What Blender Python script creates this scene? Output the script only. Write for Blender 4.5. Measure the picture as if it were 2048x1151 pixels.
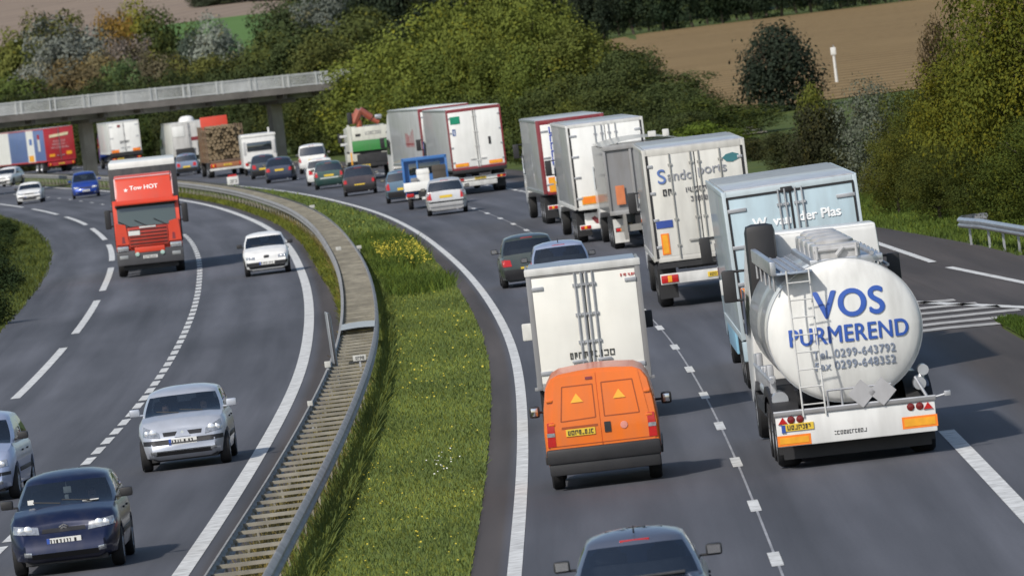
import bpy, bmesh, math, random
import numpy as np
from mathutils import Vector, Matrix
from mathutils.bvhtree import BVHTree
R = math.radians
SC = bpy.context.scene
COL = SC.collection
for o in list(bpy.data.objects): bpy.data.objects.remove(o)

# ------------------------------------------------------------------ camera, sky, sun
FPX, CAMH, ROLL, PITCH = 18000.0, 7.3, R(7.0), 514/18000.0
cam = bpy.data.objects.new('camera', bpy.data.cameras.new('camera')); COL.objects.link(cam)
cam.data.sensor_width = 36; cam.data.lens = 36*FPX/2048
cam.data.clip_start = 1; cam.data.clip_end = 12000
_F = Vector((0, math.cos(PITCH), -math.sin(PITCH))); _R = Vector((1,0,0)); _U = Vector((0, math.sin(PITCH), math.cos(PITCH)))
_X = _R*math.cos(ROLL) - _U*math.sin(ROLL); _Y = _R*math.sin(ROLL) + _U*math.cos(ROLL); _Z = -_F
cam.matrix_world = Matrix(((_X.x,_Y.x,_Z.x,0),(_X.y,_Y.y,_Z.y,0),(_X.z,_Y.z,_Z.z,CAMH),(0,0,0,1)))
SC.camera = cam
cam.data.dof.use_dof = True; cam.data.dof.focus_distance = 165; cam.data.dof.aperture_fstop = 6.3
SUN_EL, SUN_AZ = R(42), R(215)          # azimuth clockwise from +Y: behind the camera, to the left
sd = Vector((math.sin(SUN_AZ)*math.cos(SUN_EL), math.cos(SUN_AZ)*math.cos(SUN_EL), math.sin(SUN_EL)))
w = bpy.data.worlds.new('World'); SC.world = w; w.use_nodes = True
nt = w.node_tree; nt.nodes.clear()
sky = nt.nodes.new('ShaderNodeTexSky'); sky.sky_type = 'NISHITA'; sky.sun_disc = False
sky.sun_elevation = SUN_EL; sky.sun_rotation = SUN_AZ; sky.air_density = 1.0; sky.dust_density = 1.5
bg = nt.nodes.new('ShaderNodeBackground'); bg.inputs[1].default_value = 0.12
wo = nt.nodes.new('ShaderNodeOutputWorld')
nt.links.new(sky.outputs[0], bg.inputs[0]); nt.links.new(bg.outputs[0], wo.inputs[0])
sl = bpy.data.lights.new('sun', 'SUN'); sl.energy = 3.7; sl.angle = R(1.8); sl.color = (1.0, .95, .87)
sun = bpy.data.objects.new('sun', sl); COL.objects.link(sun); sun.location = (-60, -60, 80)
sun.rotation_euler = sd.to_track_quat('Z', 'Y').to_euler()
SC.view_settings.view_transform = 'Standard'; SC.view_settings.look = 'None'
SC.view_settings.exposure = 0.0; SC.view_settings.gamma = 1.0

def ray(px, py):
    x, y = px-1024, py-575.5
    u = x*math.cos(ROLL)-y*math.sin(ROLL); v = x*math.sin(ROLL)+y*math.cos(ROLL)
    return _R*u - _U*v + _F*FPX
def at(px, py, Y):                      # point seen at pixel (px,py) of the photograph, Y metres away
    d = ray(px, py); return Vector((0,0,CAMH)) + d*(Y/d.y)
def smooth(a, b, x):
    t = np.clip((np.asarray(x, float)-a)/(b-a), 0, 1); return t*t*(3-2*t)

# ------------------------------------------------------------------ mesh helpers
class MB:
    def __init__(s): s.v = []; s.f = []
    def add(s, verts, faces):
        n = len(s.v); s.v += [tuple(q) for q in verts]; s.f += [tuple(i+n for i in f) for f in faces]; return s
    def box(s, x0, x1, y0, y1, z0, z1, b=0.0):
        if b <= 0:
            return s.add([(x,y,z) for z in (z0,z1) for y in (y0,y1) for x in (x0,x1)],
                         [(0,2,3,1),(4,5,7,6),(0,1,5,4),(2,6,7,3),(0,4,6,2),(1,3,7,5)])
        bm = bmesh.new(); bmesh.ops.create_cube(bm, size=1)
        for q in bm.verts: q.co = (x0+(q.co.x+.5)*(x1-x0), y0+(q.co.y+.5)*(y1-y0), z0+(q.co.z+.5)*(z1-z0))
        bmesh.ops.bevel(bm, geom=bm.edges[:], offset=b, segments=2, profile=.6, affect='EDGES')
        s.bm(bm); return s
    def bm(s, bm):
        bm.verts.index_update()
        s.add([q.co[:] for q in bm.verts], [[q.index for q in f.verts] for f in bm.faces]); bm.free(); return s
    def tube(s, p0, p1, r0, r1=None, n=8, cap=True):
        r1 = r0 if r1 is None else r1
        p0 = Vector(p0); p1 = Vector(p1); d = (p1-p0).normalized()
        a = d.orthogonal().normalized(); b = d.cross(a)
        V = []
        for p, r in ((p0,r0),(p1,r1)):
            for i in range(n):
                t = 2*math.pi*i/n; V.append(p + a*(r*math.cos(t)) + b*(r*math.sin(t)))
        F = [(i,(i+1)%n,n+(i+1)%n,n+i) for i in range(n)]
        if cap: F += [tuple(range(n-1,-1,-1)), tuple(range(n,2*n))]
        return s.add(V, F)
    def path(s, pts, r, n=8):
        for a, b in zip(pts, pts[1:]): s.tube(a, b, r, n=n)
        return s
    def lathe(s, prof, axis='x', c=(0,0,0), n=24):   # prof: list of (radius, along)
        V = []; F = []; m = len(prof)
        for i in range(n):
            t = 2*math.pi*i/n
            for r, a in prof:
                q = (a, r*math.cos(t), r*math.sin(t)) if axis=='x' else ((r*math.cos(t), a, r*math.sin(t)) if axis=='y' else (r*math.cos(t), r*math.sin(t), a))
                V.append((q[0]+c[0], q[1]+c[1], q[2]+c[2]))
        for i in range(n):
            for j in range(m-1):
                F.append((i*m+j, ((i+1)%n)*m+j, ((i+1)%n)*m+j+1, i*m+j+1))
        return s.add(V, F)
    def prism(s, poly, axis, a0, a1):                # poly of 2-D points, extruded along axis from a0 to a1
        n = len(poly)
        def P(q, a):
            return (a,q[0],q[1]) if axis=='x' else ((q[0],a,q[1]) if axis=='y' else (q[0],q[1],a))
        V = [P(q,a0) for q in poly]+[P(q,a1) for q in poly]
        F = [(i,(i+1)%n,n+(i+1)%n,n+i) for i in range(n)]+[tuple(range(n-1,-1,-1)), tuple(range(n,2*n))]
        return s.add(V, F)
    def grid(s, G):                                  # G[i][j] points
        n, m = len(G), len(G[0])
        return s.add([p for r in G for p in r], [(i*m+j, i*m+j+1, (i+1)*m+j+1, (i+1)*m+j) for i in range(n-1) for j in range(m-1)])
    def build(s, name, mat, parent=None, sm=35, fix=True):
        me = bpy.data.meshes.new(name); me.from_pydata(s.v, [], s.f)
        if fix:
            bm = bmesh.new(); bm.from_mesh(me); bmesh.ops.recalc_face_normals(bm, faces=bm.faces[:]); bm.to_mesh(me); bm.free()
        if sm:
            me.polygons.foreach_set('use_smooth', [True]*len(me.polygons)); me.set_sharp_from_angle(angle=R(sm))
        me.materials.append(mat)
        o = bpy.data.objects.new(name, me); COL.objects.link(o)
        if parent is not None: o.parent = parent
        return o
def tag(o, label=None, cat=None, group=None, kind=None):
    if label: o['label'] = label
    if cat: o['category'] = cat
    if group: o['group'] = group
    if kind: o['kind'] = kind
    return o
def empty(name, loc, rz=0, label=None, cat=None, group=None, lean=0):
    o = bpy.data.objects.new(name, None); COL.objects.link(o); o.empty_display_size = .3
    o.location = loc; o.rotation_euler = (0, lean, rz); tag(o, label, cat, group); return o
def copy_tree(o, parent=None):
    c = o.copy(); COL.objects.link(c); c.parent = parent
    for ch in list(o.children): copy_tree(ch, c)
    return c
def text(name, body, size, mat, parent, mtx, ext=.004, off=0.0, align='CENTER', proj=None, spacing=1.0, xs=1.0):
    cu = bpy.data.curves.new(name, 'FONT'); cu.body = body; cu.size = size; cu.extrude = ext
    cu.align_x = align; cu.align_y = 'CENTER'; cu.space_character = spacing; cu.resolution_u = 6
    t = bpy.data.objects.new(name, cu); COL.objects.link(t)
    dg = bpy.context.evaluated_depsgraph_get(); me = bpy.data.meshes.new_from_object(t.evaluated_get(dg))
    bpy.data.objects.remove(t); bpy.data.curves.remove(cu)
    me.transform(Matrix.Diagonal((xs,1,1,1)))
    if off > 0:                         # bolder strokes: the same letters laid over each other, a hair apart
        bm = bmesh.new()
        for k, (dx, dy) in enumerate(((0,0),(off,0),(-off,0),(0,off*.6),(0,-off*.6))):
            bm.from_mesh(me); bm.verts.ensure_lookup_table(); nv = len(me.vertices)
            for q in bm.verts[-nv:]: q.co += Vector((dx, dy, k*.0012))
        bm.to_mesh(me); bm.free()
    if proj:
        bm = bmesh.new(); bm.from_mesh(me); bmesh.ops.triangulate(bm, faces=bm.faces[:])
        for _ in range(3):
            bmesh.ops.subdivide_edges(bm, edges=[e for e in bm.edges if e.calc_length() > .07], cuts=1)
            bmesh.ops.triangulate(bm, faces=bm.faces[:])
        bm.to_mesh(me); bm.free()
    me.transform(mtx)
    if proj:
        for q in me.vertices: q.co = proj(q.co)
    me.materials.clear(); me.materials.append(mat); me.name = name
    o = bpy.data.objects.new(name, me); COL.objects.link(o); o.parent = parent
    return o
def facing(x, y, z, back=True):         # matrix that stands text upright; back: read from behind the vehicle (seen from -Y)
    m = Matrix.Rotation(R(90), 4, 'X')
    if not back: m = Matrix.Rotation(R(180), 4, 'Z') @ m
    return Matrix.Translation((x,y,z)) @ m

# ------------------------------------------------------------------ materials
def new_mat(name):
    m = bpy.data.materials.new(name); m.use_nodes = True
    n = m.node_tree.nodes; return m, n, m.node_tree.links, n['Principled BSDF']
MATS = {}
def mat(name, col, rough=.5, metal=0, var=.12, scale=3.0, coat=0, spec=.5, bump=0, dirt=0.0):
    if name in MATS: return MATS[name]
    m, n, l, b = new_mat(name)
    b.inputs['Roughness'].default_value = rough; b.inputs['Metallic'].default_value = metal
    b.inputs['Coat Weight'].default_value = coat; b.inputs['Coat Roughness'].default_value = .08
    b.inputs['Specular IOR Level'].default_value = spec
    tc = n.new('ShaderNodeTexCoord'); nz = n.new('ShaderNodeTexNoise'); nz.inputs['Scale'].default_value = scale; nz.inputs['Detail'].default_value = 6
    l.new(tc.outputs['Object'], nz.inputs['Vector'])
    mr = n.new('ShaderNodeMapRange'); mr.inputs[1].default_value = .3; mr.inputs[2].default_value = .7
    mr.inputs[3].default_value = 1-var; mr.inputs[4].default_value = 1+var
    l.new(nz.outputs['Fac'], mr.inputs[0])
    mx = n.new('ShaderNodeMix'); mx.data_type = 'RGBA'; mx.blend_type = 'MULTIPLY'; mx.inputs[0].default_value = 1
    mx.inputs[6].default_value = (*col, 1); l.new(mr.outputs[0], mx.inputs[7])
    out = mx.outputs[2]
    if dirt:                            # road grime: streaks and film, more on some patches than others
        mp = n.new('ShaderNodeMapping'); mp.inputs['Scale'].default_value = (2.2, 2.2, .45); l.new(tc.outputs['Object'], mp.inputs[0])
        n2 = n.new('ShaderNodeTexNoise'); n2.inputs['Scale'].default_value = 2.0; n2.inputs['Detail'].default_value = 7; l.new(mp.outputs[0], n2.inputs['Vector'])
        m2 = n.new('ShaderNodeMapRange'); m2.inputs[1].default_value = .42; m2.inputs[2].default_value = .75; m2.inputs[3].default_value = 0; m2.inputs[4].default_value = dirt
        l.new(n2.outputs['Fac'], m2.inputs[0])
        x2 = n.new('ShaderNodeMix'); x2.data_type = 'RGBA'; l.new(m2.outputs[0], x2.inputs[0]); l.new(out, x2.inputs[6]); x2.inputs[7].default_value = (.16,.145,.125,1)
        out = x2.outputs[2]
    l.new(out, b.inputs['Base Color'])
    if bump:
        bp = n.new('ShaderNodeBump'); bp.inputs['Strength'].default_value = bump; bp.inputs['Distance'].default_value = .02
        l.new(nz.outputs['Fac'], bp.inputs['Height']); l.new(bp.outputs[0], b.inputs['Normal'])
    MATS[name] = m; return m
def paint(name, col, dirt=.25): return mat('paint_'+name, col, .38, 0, .05, 1.5, coat=.35, dirt=dirt)
def metallic(name, col): return mat('metallic_'+name, col, .36, .35, .05, 1.5, coat=.5, dirt=.15)
def glass_mat(name, tint, refl=.12, op=.5, dc=(.02,.025,.03)):
    m, n, l, b = new_mat(name); n.remove(b)
    out = n['Material Output']
    tr = n.new('ShaderNodeBsdfTransparent'); tr.inputs[0].default_value = (*tint,1)
    df = n.new('ShaderNodeBsdfDiffuse'); df.inputs[0].default_value = (*dc,1)
    gl = n.new('ShaderNodeBsdfGlossy'); gl.inputs['Roughness'].default_value = .03; gl.inputs[0].default_value = (.9,.95,1,1)
    fr = n.new('ShaderNodeFresnel'); fr.inputs[0].default_value = 1.5
    ad = n.new('ShaderNodeMath'); ad.operation = 'ADD'; ad.inputs[1].default_value = refl; l.new(fr.outputs[0], ad.inputs[0])
    m1 = n.new('ShaderNodeMixShader'); m1.inputs[0].default_value = op; l.new(tr.outputs[0], m1.inputs[1]); l.new(df.outputs[0], m1.inputs[2])
    m2 = n.new('ShaderNodeMixShader'); l.new(ad.outputs[0], m2.inputs[0]); l.new(m1.outputs[0], m2.inputs[1]); l.new(gl.outputs[0], m2.inputs[2])
    l.new(m2.outputs[0], out.inputs[0]); return m
GLASS = glass_mat('window_glass', (.55,.62,.66), .06, .35)
GLASSD = glass_mat('dark_window_glass', (.3,.36,.42), .1, .75)
GLASSG = glass_mat('truck_windscreen_glass', (.4,.5,.46), .06, .8, (.085,.11,.095))  # greenish windscreen reflection put into the diffuse colour
BLACK = mat('black_plastic', (.018,.018,.02), .55, var=.2)
RUBBER = mat('tyre_rubber', (.014,.014,.015), .8, var=.25, scale=8)
DARK = mat('dark_chassis', (.022,.022,.024), .7, var=.3, scale=5)
STEEL = mat('galvanised_steel', (.42,.43,.45), .45, .55, .18, 2.5)
ALU = mat('aluminium', (.55,.56,.58), .35, .8, .12, 3)
RIM = mat('wheel_rim', (.38,.39,.41), .35, .6, .15, 6)
CHROME = mat('chrome', (.7,.7,.72), .12, 1, .03)
RED = mat('red_lens', (.45,.012,.012), .2, 0, .1, 12, coat=.4)
ORANGE = mat('orange_reflector', (.85,.22,.02), .4, 0, .06, 9)
AMBER = mat('amber_panel', (.8,.36,.02), .45, 0, .1, 9)
LAMP = mat('headlamp_lens', (.44,.46,.48), .12, .6, .3, 22, coat=.8)
BULB = mat('headlamp_reflector', (.80,.82,.84), .15, .5, .05, 14, coat=.6)
PLW = mat('white_plate', (.66,.66,.63), .45, var=.05)
PLY = mat('yellow_plate', (.72,.5,.05), .4, var=.08)
EUB = mat('plate_blue', (.03,.08,.35), .4)
INK = mat('ink', (.03,.03,.035), .6)
WHITE = paint('white', (.78,.78,.76))
TRIMW = mat('white_trim', (.6,.6,.58), .5, dirt=.3)
SEATM = mat('seat_cloth', (.05,.05,.055), .9, var=.3, scale=9)
BEAM = mat('weathered_beam', (.28,.275,.265), .6, .2, .25, 1.6, dirt=.5)
# ------------------------------------------------------------------ road alignment (metres; y runs away from the camera)
_K = [(-200,-3),(0,-1.4),(60,-.95),(122,-.45),(141,-.22),(173,-.07),(194,-.05),(208,-.1),(225,-.32),(246,-.64),(279,-1.32),(305,-2.05),(343,-3.2),(386,-4.94),(410,-6.2),
      (453,-8.8),(483,-10.9),(534,-15.2),(570,-18.7),(600,-21.8),(680,-30.6),(755,-40),(850,-55),(1000,-85),(1200,-135)]
_ys = np.arange(-200, 1200, 2.0)
_xs = np.interp(_ys, [k[0] for k in _K], [k[1] for k in _K])
_ker = np.exp(-.5*(np.arange(-20,21)/8.0)**2); _ker /= _ker.sum()
_xs = np.convolve(np.pad(_xs, 20, mode='reflect', reflect_type='odd'), _ker, 'valid')
_sl = np.gradient(_xs, _ys)
def RE(y): return float(np.interp(y, _ys, _xs))
def SL(y): return float(np.interp(y, _ys, _sl))
def on_road(off, y):                    # point `off` metres right of the fast-lane edge line of the outbound carriageway
    s = SL(y); k = 1/math.sqrt(1+s*s); return (RE(y)+off*k, y-off*s*k)
def heading(y): return math.atan2(-SL(y), 1)

def height(x, y):                       # terrain
    x = np.asarray(x, float); y = np.asarray(y, float)
    yy = np.maximum(y, 50.0); u = x/yy*FPX
    hr = np.where(y < 850, np.clip((y-430)*.0124, 0, None), 5.21+np.clip(y-1000, 0, None)*.03)
    hl = np.clip(y-905, 0, None)*.035
    wr = smooth(20, 300, u); wl = 1-smooth(-480, -60, u)
    hm = np.clip(y-720, 0, None)*.02
    h = hr*wr + hl*wl + hm*np.clip(1-wr-wl, 0, 1)
    h = h + np.clip(y-1900, 0, None)*.01
    near = smooth(380, 470, y)
    h = h + .35*np.sin(x*.013+1)*np.sin(y*.008)*smooth(650, 1000, y)
    off = x-np.interp(y, _ys, _xs)
    lb = np.clip(-15.5-off, 0, 14)*.10*(1-smooth(480, 620, y))     # bank left of the inbound carriageway
    rb = np.clip(off-16.5, 0, 40)*.05*smooth(120, 200, y)*(1-smooth(330, 430, y))
    return h + lb + rb - .03
def Hh(x, y): return float(height(x, y))

# ------------------------------------------------------------------ ground materials
def ground_mat(name, c1, c2, c3, s1=.6, s2=9.0, bump=.3, dist=.05):
    m, n, l, b = new_mat(name); b.inputs['Roughness'].default_value = .95; b.inputs['Specular IOR Level'].default_value = .15
    tc = n.new('ShaderNodeTexCoord')
    a = n.new('ShaderNodeTexNoise'); a.inputs['Scale'].default_value = s1; a.inputs['Detail'].default_value = 5
    f = n.new('ShaderNodeTexNoise'); f.inputs['Scale'].default_value = s2; f.inputs['Detail'].default_value = 8; f.inputs['Roughness'].default_value = .7
    for q in (a, f): l.new(tc.outputs['Object'], q.inputs['Vector'])
    r = n.new('ShaderNodeValToRGB'); r.color_ramp.elements[0].position = .35; r.color_ramp.elements[1].position = .68
    r.color_ramp.elements[0].color = (*c1,1); r.color_ramp.elements[1].color = (*c2,1); l.new(a.outputs['Fac'], r.inputs[0])
    mx = n.new('ShaderNodeMix'); mx.data_type = 'RGBA'; mx.inputs[7].default_value = (*c3,1)
    mr = n.new('ShaderNodeMapRange'); mr.inputs[1].default_value = .45; mr.inputs[2].default_value = .7; mr.inputs[4].default_value = .8; l.new(f.outputs['Fac'], mr.inputs[0])
    l.new(mr.outputs[0], mx.inputs[0]); l.new(r.outputs[0], mx.inputs[6]); l.new(mx.outputs[2], b.inputs['Base Color'])
    bp = n.new('ShaderNodeBump'); bp.inputs['Strength'].default_value = bump; bp.inputs['Distance'].default_value = dist
    l.new(f.outputs['Fac'], bp.inputs['Height']); l.new(bp.outputs[0], b.inputs['Normal'])
    return m
GRASS = ground_mat('grass_ground', (.045,.075,.018), (.085,.115,.028), (.10,.10,.035), .35, 6)
MEDG = ground_mat('median_turf', (.085,.125,.036), (.13,.165,.052), (.13,.125,.055), .5, 7)
DRY = ground_mat('dry_gravel', (.10,.09,.05), (.17,.15,.09), (.09,.09,.035), .9, 14)
GREENF = ground_mat('green_crop', (.085,.16,.04), (.10,.18,.05), (.08,.14,.04), .05, 2)
PATHM = ground_mat('chalk_path', (.34,.31,.25), (.42,.38,.3), (.25,.23,.16), .5, 6)
def field_mat(name, c1, c2, c3, ang, freq, swirl):
    m, n, l, b = new_mat(name); b.inputs['Roughness'].default_value = .95; b.inputs['Specular IOR Level'].default_value = .1
    tc = n.new('ShaderNodeTexCoord'); mp = n.new('ShaderNodeMapping'); mp.inputs['Rotation'].default_value = (0,0,ang)
    l.new(tc.outputs['Object'], mp.inputs[0])
    wv = n.new('ShaderNodeTexWave'); wv.inputs['Scale'].default_value = freq; wv.inputs['Distortion'].default_value = swirl; wv.inputs['Detail'].default_value = 3; wv.inputs['Detail Scale'].default_value = .25
    l.new(mp.outputs[0], wv.inputs['Vector'])
    nz = n.new('ShaderNodeTexNoise'); nz.inputs['Scale'].default_value = .05; nz.inputs['Detail'].default_value = 8; l.new(tc.outputs['Object'], nz.inputs['Vector'])
    n2 = n.new('ShaderNodeTexNoise'); n2.inputs['Scale'].default_value = 1.2; n2.inputs['Detail'].default_value = 8; l.new(tc.outputs['Object'], n2.inputs['Vector'])
    r = n.new('ShaderNodeValToRGB'); r.color_ramp.elements[0].position = .3; r.color_ramp.elements[1].position = .7
    r.color_ramp.elements[0].color = (*c1,1); r.color_ramp.elements[1].color = (*c2,1); l.new(nz.outputs['Fac'], r.inputs[0])
    mx = n.new('ShaderNodeMix'); mx.data_type = 'RGBA'; mx.inputs[7].default_value = (*c3,1)
    mm = n.new('ShaderNodeMath'); mm.operation = 'MULTIPLY'; l.new(wv.outputs['Fac'], mm.inputs[0]); l.new(n2.outputs['Fac'], mm.inputs[1])
    l.new(mm.outputs[0], mx.inputs[0]); l.new(r.outputs[0], mx.inputs[6]); l.new(mx.outputs[2], b.inputs['Base Color'])
    bp = n.new('ShaderNodeBump'); bp.inputs['Strength'].default_value = .6; bp.inputs['Distance'].default_value = .25
    l.new(mm.outputs[0], bp.inputs['Height']); l.new(bp.outputs[0], b.inputs['Normal'])
    return m
PLOUGH = field_mat('ploughed_soil', (.125,.082,.036), (.168,.115,.052), (.36,.26,.135), R(-72), .045, 4)
PLOUGH2 = field_mat('distant_soil', (.20,.155,.12), (.25,.195,.15), (.28,.22,.17), R(20), .05, 4)

def asphalt_mat(name, base, warm):      # UV: x = metres across, y = metres along
    m, n, l, b = new_mat(name); b.inputs['Roughness'].default_value = .78; b.inputs['Specular IOR Level'].default_value = .35
    uv = n.new('ShaderNodeUVMap'); sx = n.new('ShaderNodeSeparateXYZ'); l.new(uv.outputs[0], sx.inputs[0])
    mp = n.new('ShaderNodeMapping'); mp.inputs['Scale'].default_value = (1.3, .035, 1); l.new(uv.outputs[0], mp.inputs[0])
    st = n.new('ShaderNodeTexNoise'); st.inputs['Scale'].default_value = 1; st.inputs['Detail'].default_value = 5; l.new(mp.outputs[0], st.inputs['Vector'])
    mp2 = n.new('ShaderNodeMapping'); mp2.inputs['Scale'].default_value = (.22, .03, 1); l.new(uv.outputs[0], mp2.inputs[0])
    pa = n.new('ShaderNodeTexNoise'); pa.inputs['Scale'].default_value = 1; pa.inputs['Detail'].default_value = 6; l.new(mp2.outputs[0], pa.inputs['Vector'])
    fi = n.new('ShaderNodeTexNoise'); fi.inputs['Scale'].default_value = 22; fi.inputs['Detail'].default_value = 6; l.new(uv.outputs[0], fi.inputs['Vector'])
    def mr(src, a, b_, c, d):
        q = n.new('ShaderNodeMapRange'); q.inputs[1].default_value=a; q.inputs[2].default_value=b_; q.inputs[3].default_value=c; q.inputs[4].default_value=d
        l.new(src, q.inputs[0]); return q.outputs[0]
    def mul(a, b_):
        q = n.new('ShaderNodeMath'); q.operation='MULTIPLY'; l.new(a, q.inputs[0]); l.new(b_, q.inputs[1]); return q.outputs[0]
    v = mul(mul(mr(st.outputs['Fac'], .3,.7,.76,1.24), mr(pa.outputs['Fac'], .3,.7,.74,1.26)), mr(fi.outputs['Fac'], .3,.7,.88,1.12))
    of = n.new('ShaderNodeMath'); of.operation='MULTIPLY_ADD'; of.inputs[1].default_value=2*math.pi/1.725; of.inputs[2].default_value=warm[4]; l.new(sx.outputs[0], of.inputs[0])
    sn = n.new('ShaderNodeMath'); sn.operation='SINE'; l.new(of.outputs[0], sn.inputs[0])
    v = mul(v, mr(sn.outputs[0], -1, 1, 1.08, .87))       # polished wheel tracks
    mp3 = n.new('ShaderNodeMapping'); mp3.inputs['Scale'].default_value = (.9, .008, 1); l.new(uv.outputs[0], mp3.inputs[0])
    oi = n.new('ShaderNodeTexNoise'); oi.inputs['Scale'].default_value = 1; oi.inputs['Detail'].default_value = 8; oi.inputs['Roughness'].default_value = .65; l.new(mp3.outputs[0], oi.inputs['Vector'])
    v = mul(v, mr(oi.outputs['Fac'], .5, .72, 1.0, .72))
    ra = n.new('ShaderNodeMapRange'); ra.inputs[1].default_value=warm[0]; ra.inputs[2].default_value=warm[1]; l.new(sx.outputs[0], ra.inputs[0])
    rb = n.new('ShaderNodeMapRange'); rb.inputs[1].default_value=warm[2]; rb.inputs[2].default_value=warm[3]; l.new(sx.outputs[0], rb.inputs[0])
    mxx = n.new('ShaderNodeMath'); mxx.operation='MAXIMUM'; l.new(ra.outputs[0], mxx.inputs[0]); l.new(rb.outputs[0], mxx.inputs[1])
    cm = n.new('ShaderNodeMix'); cm.data_type='RGBA'; cm.inputs[6].default_value=(*base,1); cm.inputs[7].default_value=(.062,.052,.047,1); l.new(mxx.outputs[0], cm.inputs[0])
    mx = n.new('ShaderNodeMix'); mx.data_type='RGBA'; mx.blend_type='MULTIPLY'; mx.inputs[0].default_value=1; l.new(cm.outputs[2], mx.inputs[6]); l.new(v, mx.inputs[7])
    l.new(mx.outputs[2], b.inputs['Base Color'])
    bp = n.new('ShaderNodeBump'); bp.inputs['Strength'].default_value=.25; bp.inputs['Distance'].default_value=.01; l.new(fi.outputs['Fac'], bp.inputs['Height']); l.new(bp.outputs[0], b.inputs['Normal'])
    return m
ASPH_R = asphalt_mat('asphalt_outbound', (.078,.080,.092), (-.1, -.25, 8.0, 8.6, 0.0))
ASPH_L = asphalt_mat('asphalt_inbound', (.084,.086,.098), (-4.75, -4.55, 40, 41, 1.1))
ASPH_S = asphalt_mat('asphalt_slip', (.072,.073,.084), (99, 100, 9, 9.5, 0))
LINE = mat('road_paint', (.64,.64,.62), .6, 0, .14, 1.5, dirt=.6)
SEAL = mat('joint_sealant', (.28,.28,.29), .6, 0, .3, .8)

def sheet(name, ys, offa, offb, z, m, nx=1, kind='structure', hz=None):
    V = []; F = []; UV = []
    for y in ys:
        a = offa(y) if callable(offa) else offa; b = offb(y) if callable(offb) else offb
        for i in range(nx+1):
            o = a+(b-a)*i/nx; x, yy = on_road(o, y)
            V.append((x, yy, z if hz is None else hz(o, y)+z)); UV.append((o, y))
    k = nx+1
    for j in range(len(ys)-1):
        for i in range(nx): F.append((j*k+i, j*k+i+1, (j+1)*k+i+1, (j+1)*k+i))
    me = bpy.data.meshes.new(name); me.from_pydata(V, [], F)
    uv = me.uv_layers.new(name='UVMap'); vi = np.zeros(len(me.loops), int); me.loops.foreach_get('vertex_index', vi)
    uv.data.foreach_set('uv', np.array(UV)[vi].ravel())
    me.materials.append(m); o = bpy.data.objects.new(name, me); COL.objects.link(o); o['kind'] = kind; return o

# ------------------------------------------------------------------ terrain sheet
def nonuni(vals): return np.concatenate([np.arange(a, b, s) for a, b, s in vals])
gy = nonuni([(-400,40,40),(40,600,6),(600,1300,12),(1300,2600,40),(2600,9001,200)])
gx = nonuni([(-4500,-400,150),(-400,-120,12),(-120,-36,4),(-36,60,2),(60,160,6),(160,500,25),(500,4501,200)])
GX, GY = np.meshgrid(gx, gy); GZ = height(GX, GY)
nxx, nyy = len(gx), len(gy)
me = bpy.data.meshes.new('ground'); idx = np.arange(nxx*nyy).reshape(nyy, nxx)
F = np.stack([idx[:-1,:-1], idx[:-1,1:], idx[1:,1:], idx[1:,:-1]], -1).reshape(-1,4)
me.from_pydata(np.stack([GX,GY,GZ],-1).reshape(-1,3).tolist(), [], F.tolist()); me.materials.append(GRASS)
me.polygons.foreach_set('use_smooth', [True]*len(me.polygons))
ground = bpy.data.objects.new('ground', me); COL.objects.link(ground); tag(ground, kind='structure')

def lerp(a, b, t): return a+(b-a)*t
YR = list(np.arange(20, 1000, 4.0))
sheet('outbound_carriageway', YR, -.65, lambda y: float(np.interp(y, [20,186,229,242,272,330,450,1000], [9.95,9.95,13.35,13.2,12.4,11.3,10.8,10.6])), 0, ASPH_R, 4)
sheet('inbound_carriageway', YR, -14.5, lambda y: float(np.interp(y, [20,238,285,1000], [-3.95,-4.0,-4.3,-4.3])), 0, ASPH_L, 4)
# slip road that joins from the right
sheet('slip_road', [20,60,100,140,187,200,215,229], lambda y: float(np.interp(y, [20,187,200,229], [16.5,10.05,10.05,10.05])), lambda y: float(np.interp(y, [20,229], [21.5,13.4])), .004, ASPH_S, 2)
sheet('median_gravel', YR, lambda y: float(np.interp(y, [20,238,285,1000], [-3.98,-4.03,-4.33,-4.33])), -3.04, .012, DRY, 2)
sheet('median_grass', YR, -3.06, -.62, .03, MEDG, 3)
sheet('verge_strip', list(np.arange(238, 1000, 4.0)), lambda y: float(np.interp(y,[238,300],[-3.96,-4.36])), -3.9, .02, MEDG, 1)

# ------------------------------------------------------------------ painted markings
def band(mb, off, w, y0, y1, z=.008, step=4.0):
    n = max(1, int(math.ceil((y1-y0)/step)))
    pts = []
    for i in range(n+1):
        y = y0+(y1-y0)*i/n
        pts.append([(*on_road(off-w/2, y), z), (*on_road(off+w/2, y), z)])
    mb.grid(pts)
mk = MB()
band(mk, 0, .20, 20, 980)                                        # outbound: fast-lane edge line
y = 117.0-13*7                                                    # lane dashes 3 m, gap 10 m
while y < 900:
    band(mk, 3.46, .16, y-.9, y+2.1); y += 13.0
for y0, y1 in ((96,145.5),): band(mk, 6.92, .26, y0, y1)
y = 210.0
while y < 900:
    band(mk, 6.92, .2, y, y+3); y += 4.3
band(mk, -4.95, .27, 20, 980)                                    # inbound: fast-lane edge line
y = 60.0
while y < 900:                                                    # inbound lane line, long dashes and short gaps
    if 395 < y: band(mk, -8.45, .16, y, y+3); y += 13
    else: band(mk, -8.45, .19, y, y+3.0); y += 4.33
for k in range(-4, 14):                                           # shoulder line, 39 m dash, 13 m gap
    a = 214.5+49.3*k; b = a+36.5
    if b > 20: band(mk, -11.85, .24, max(a, 20), b)
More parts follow.
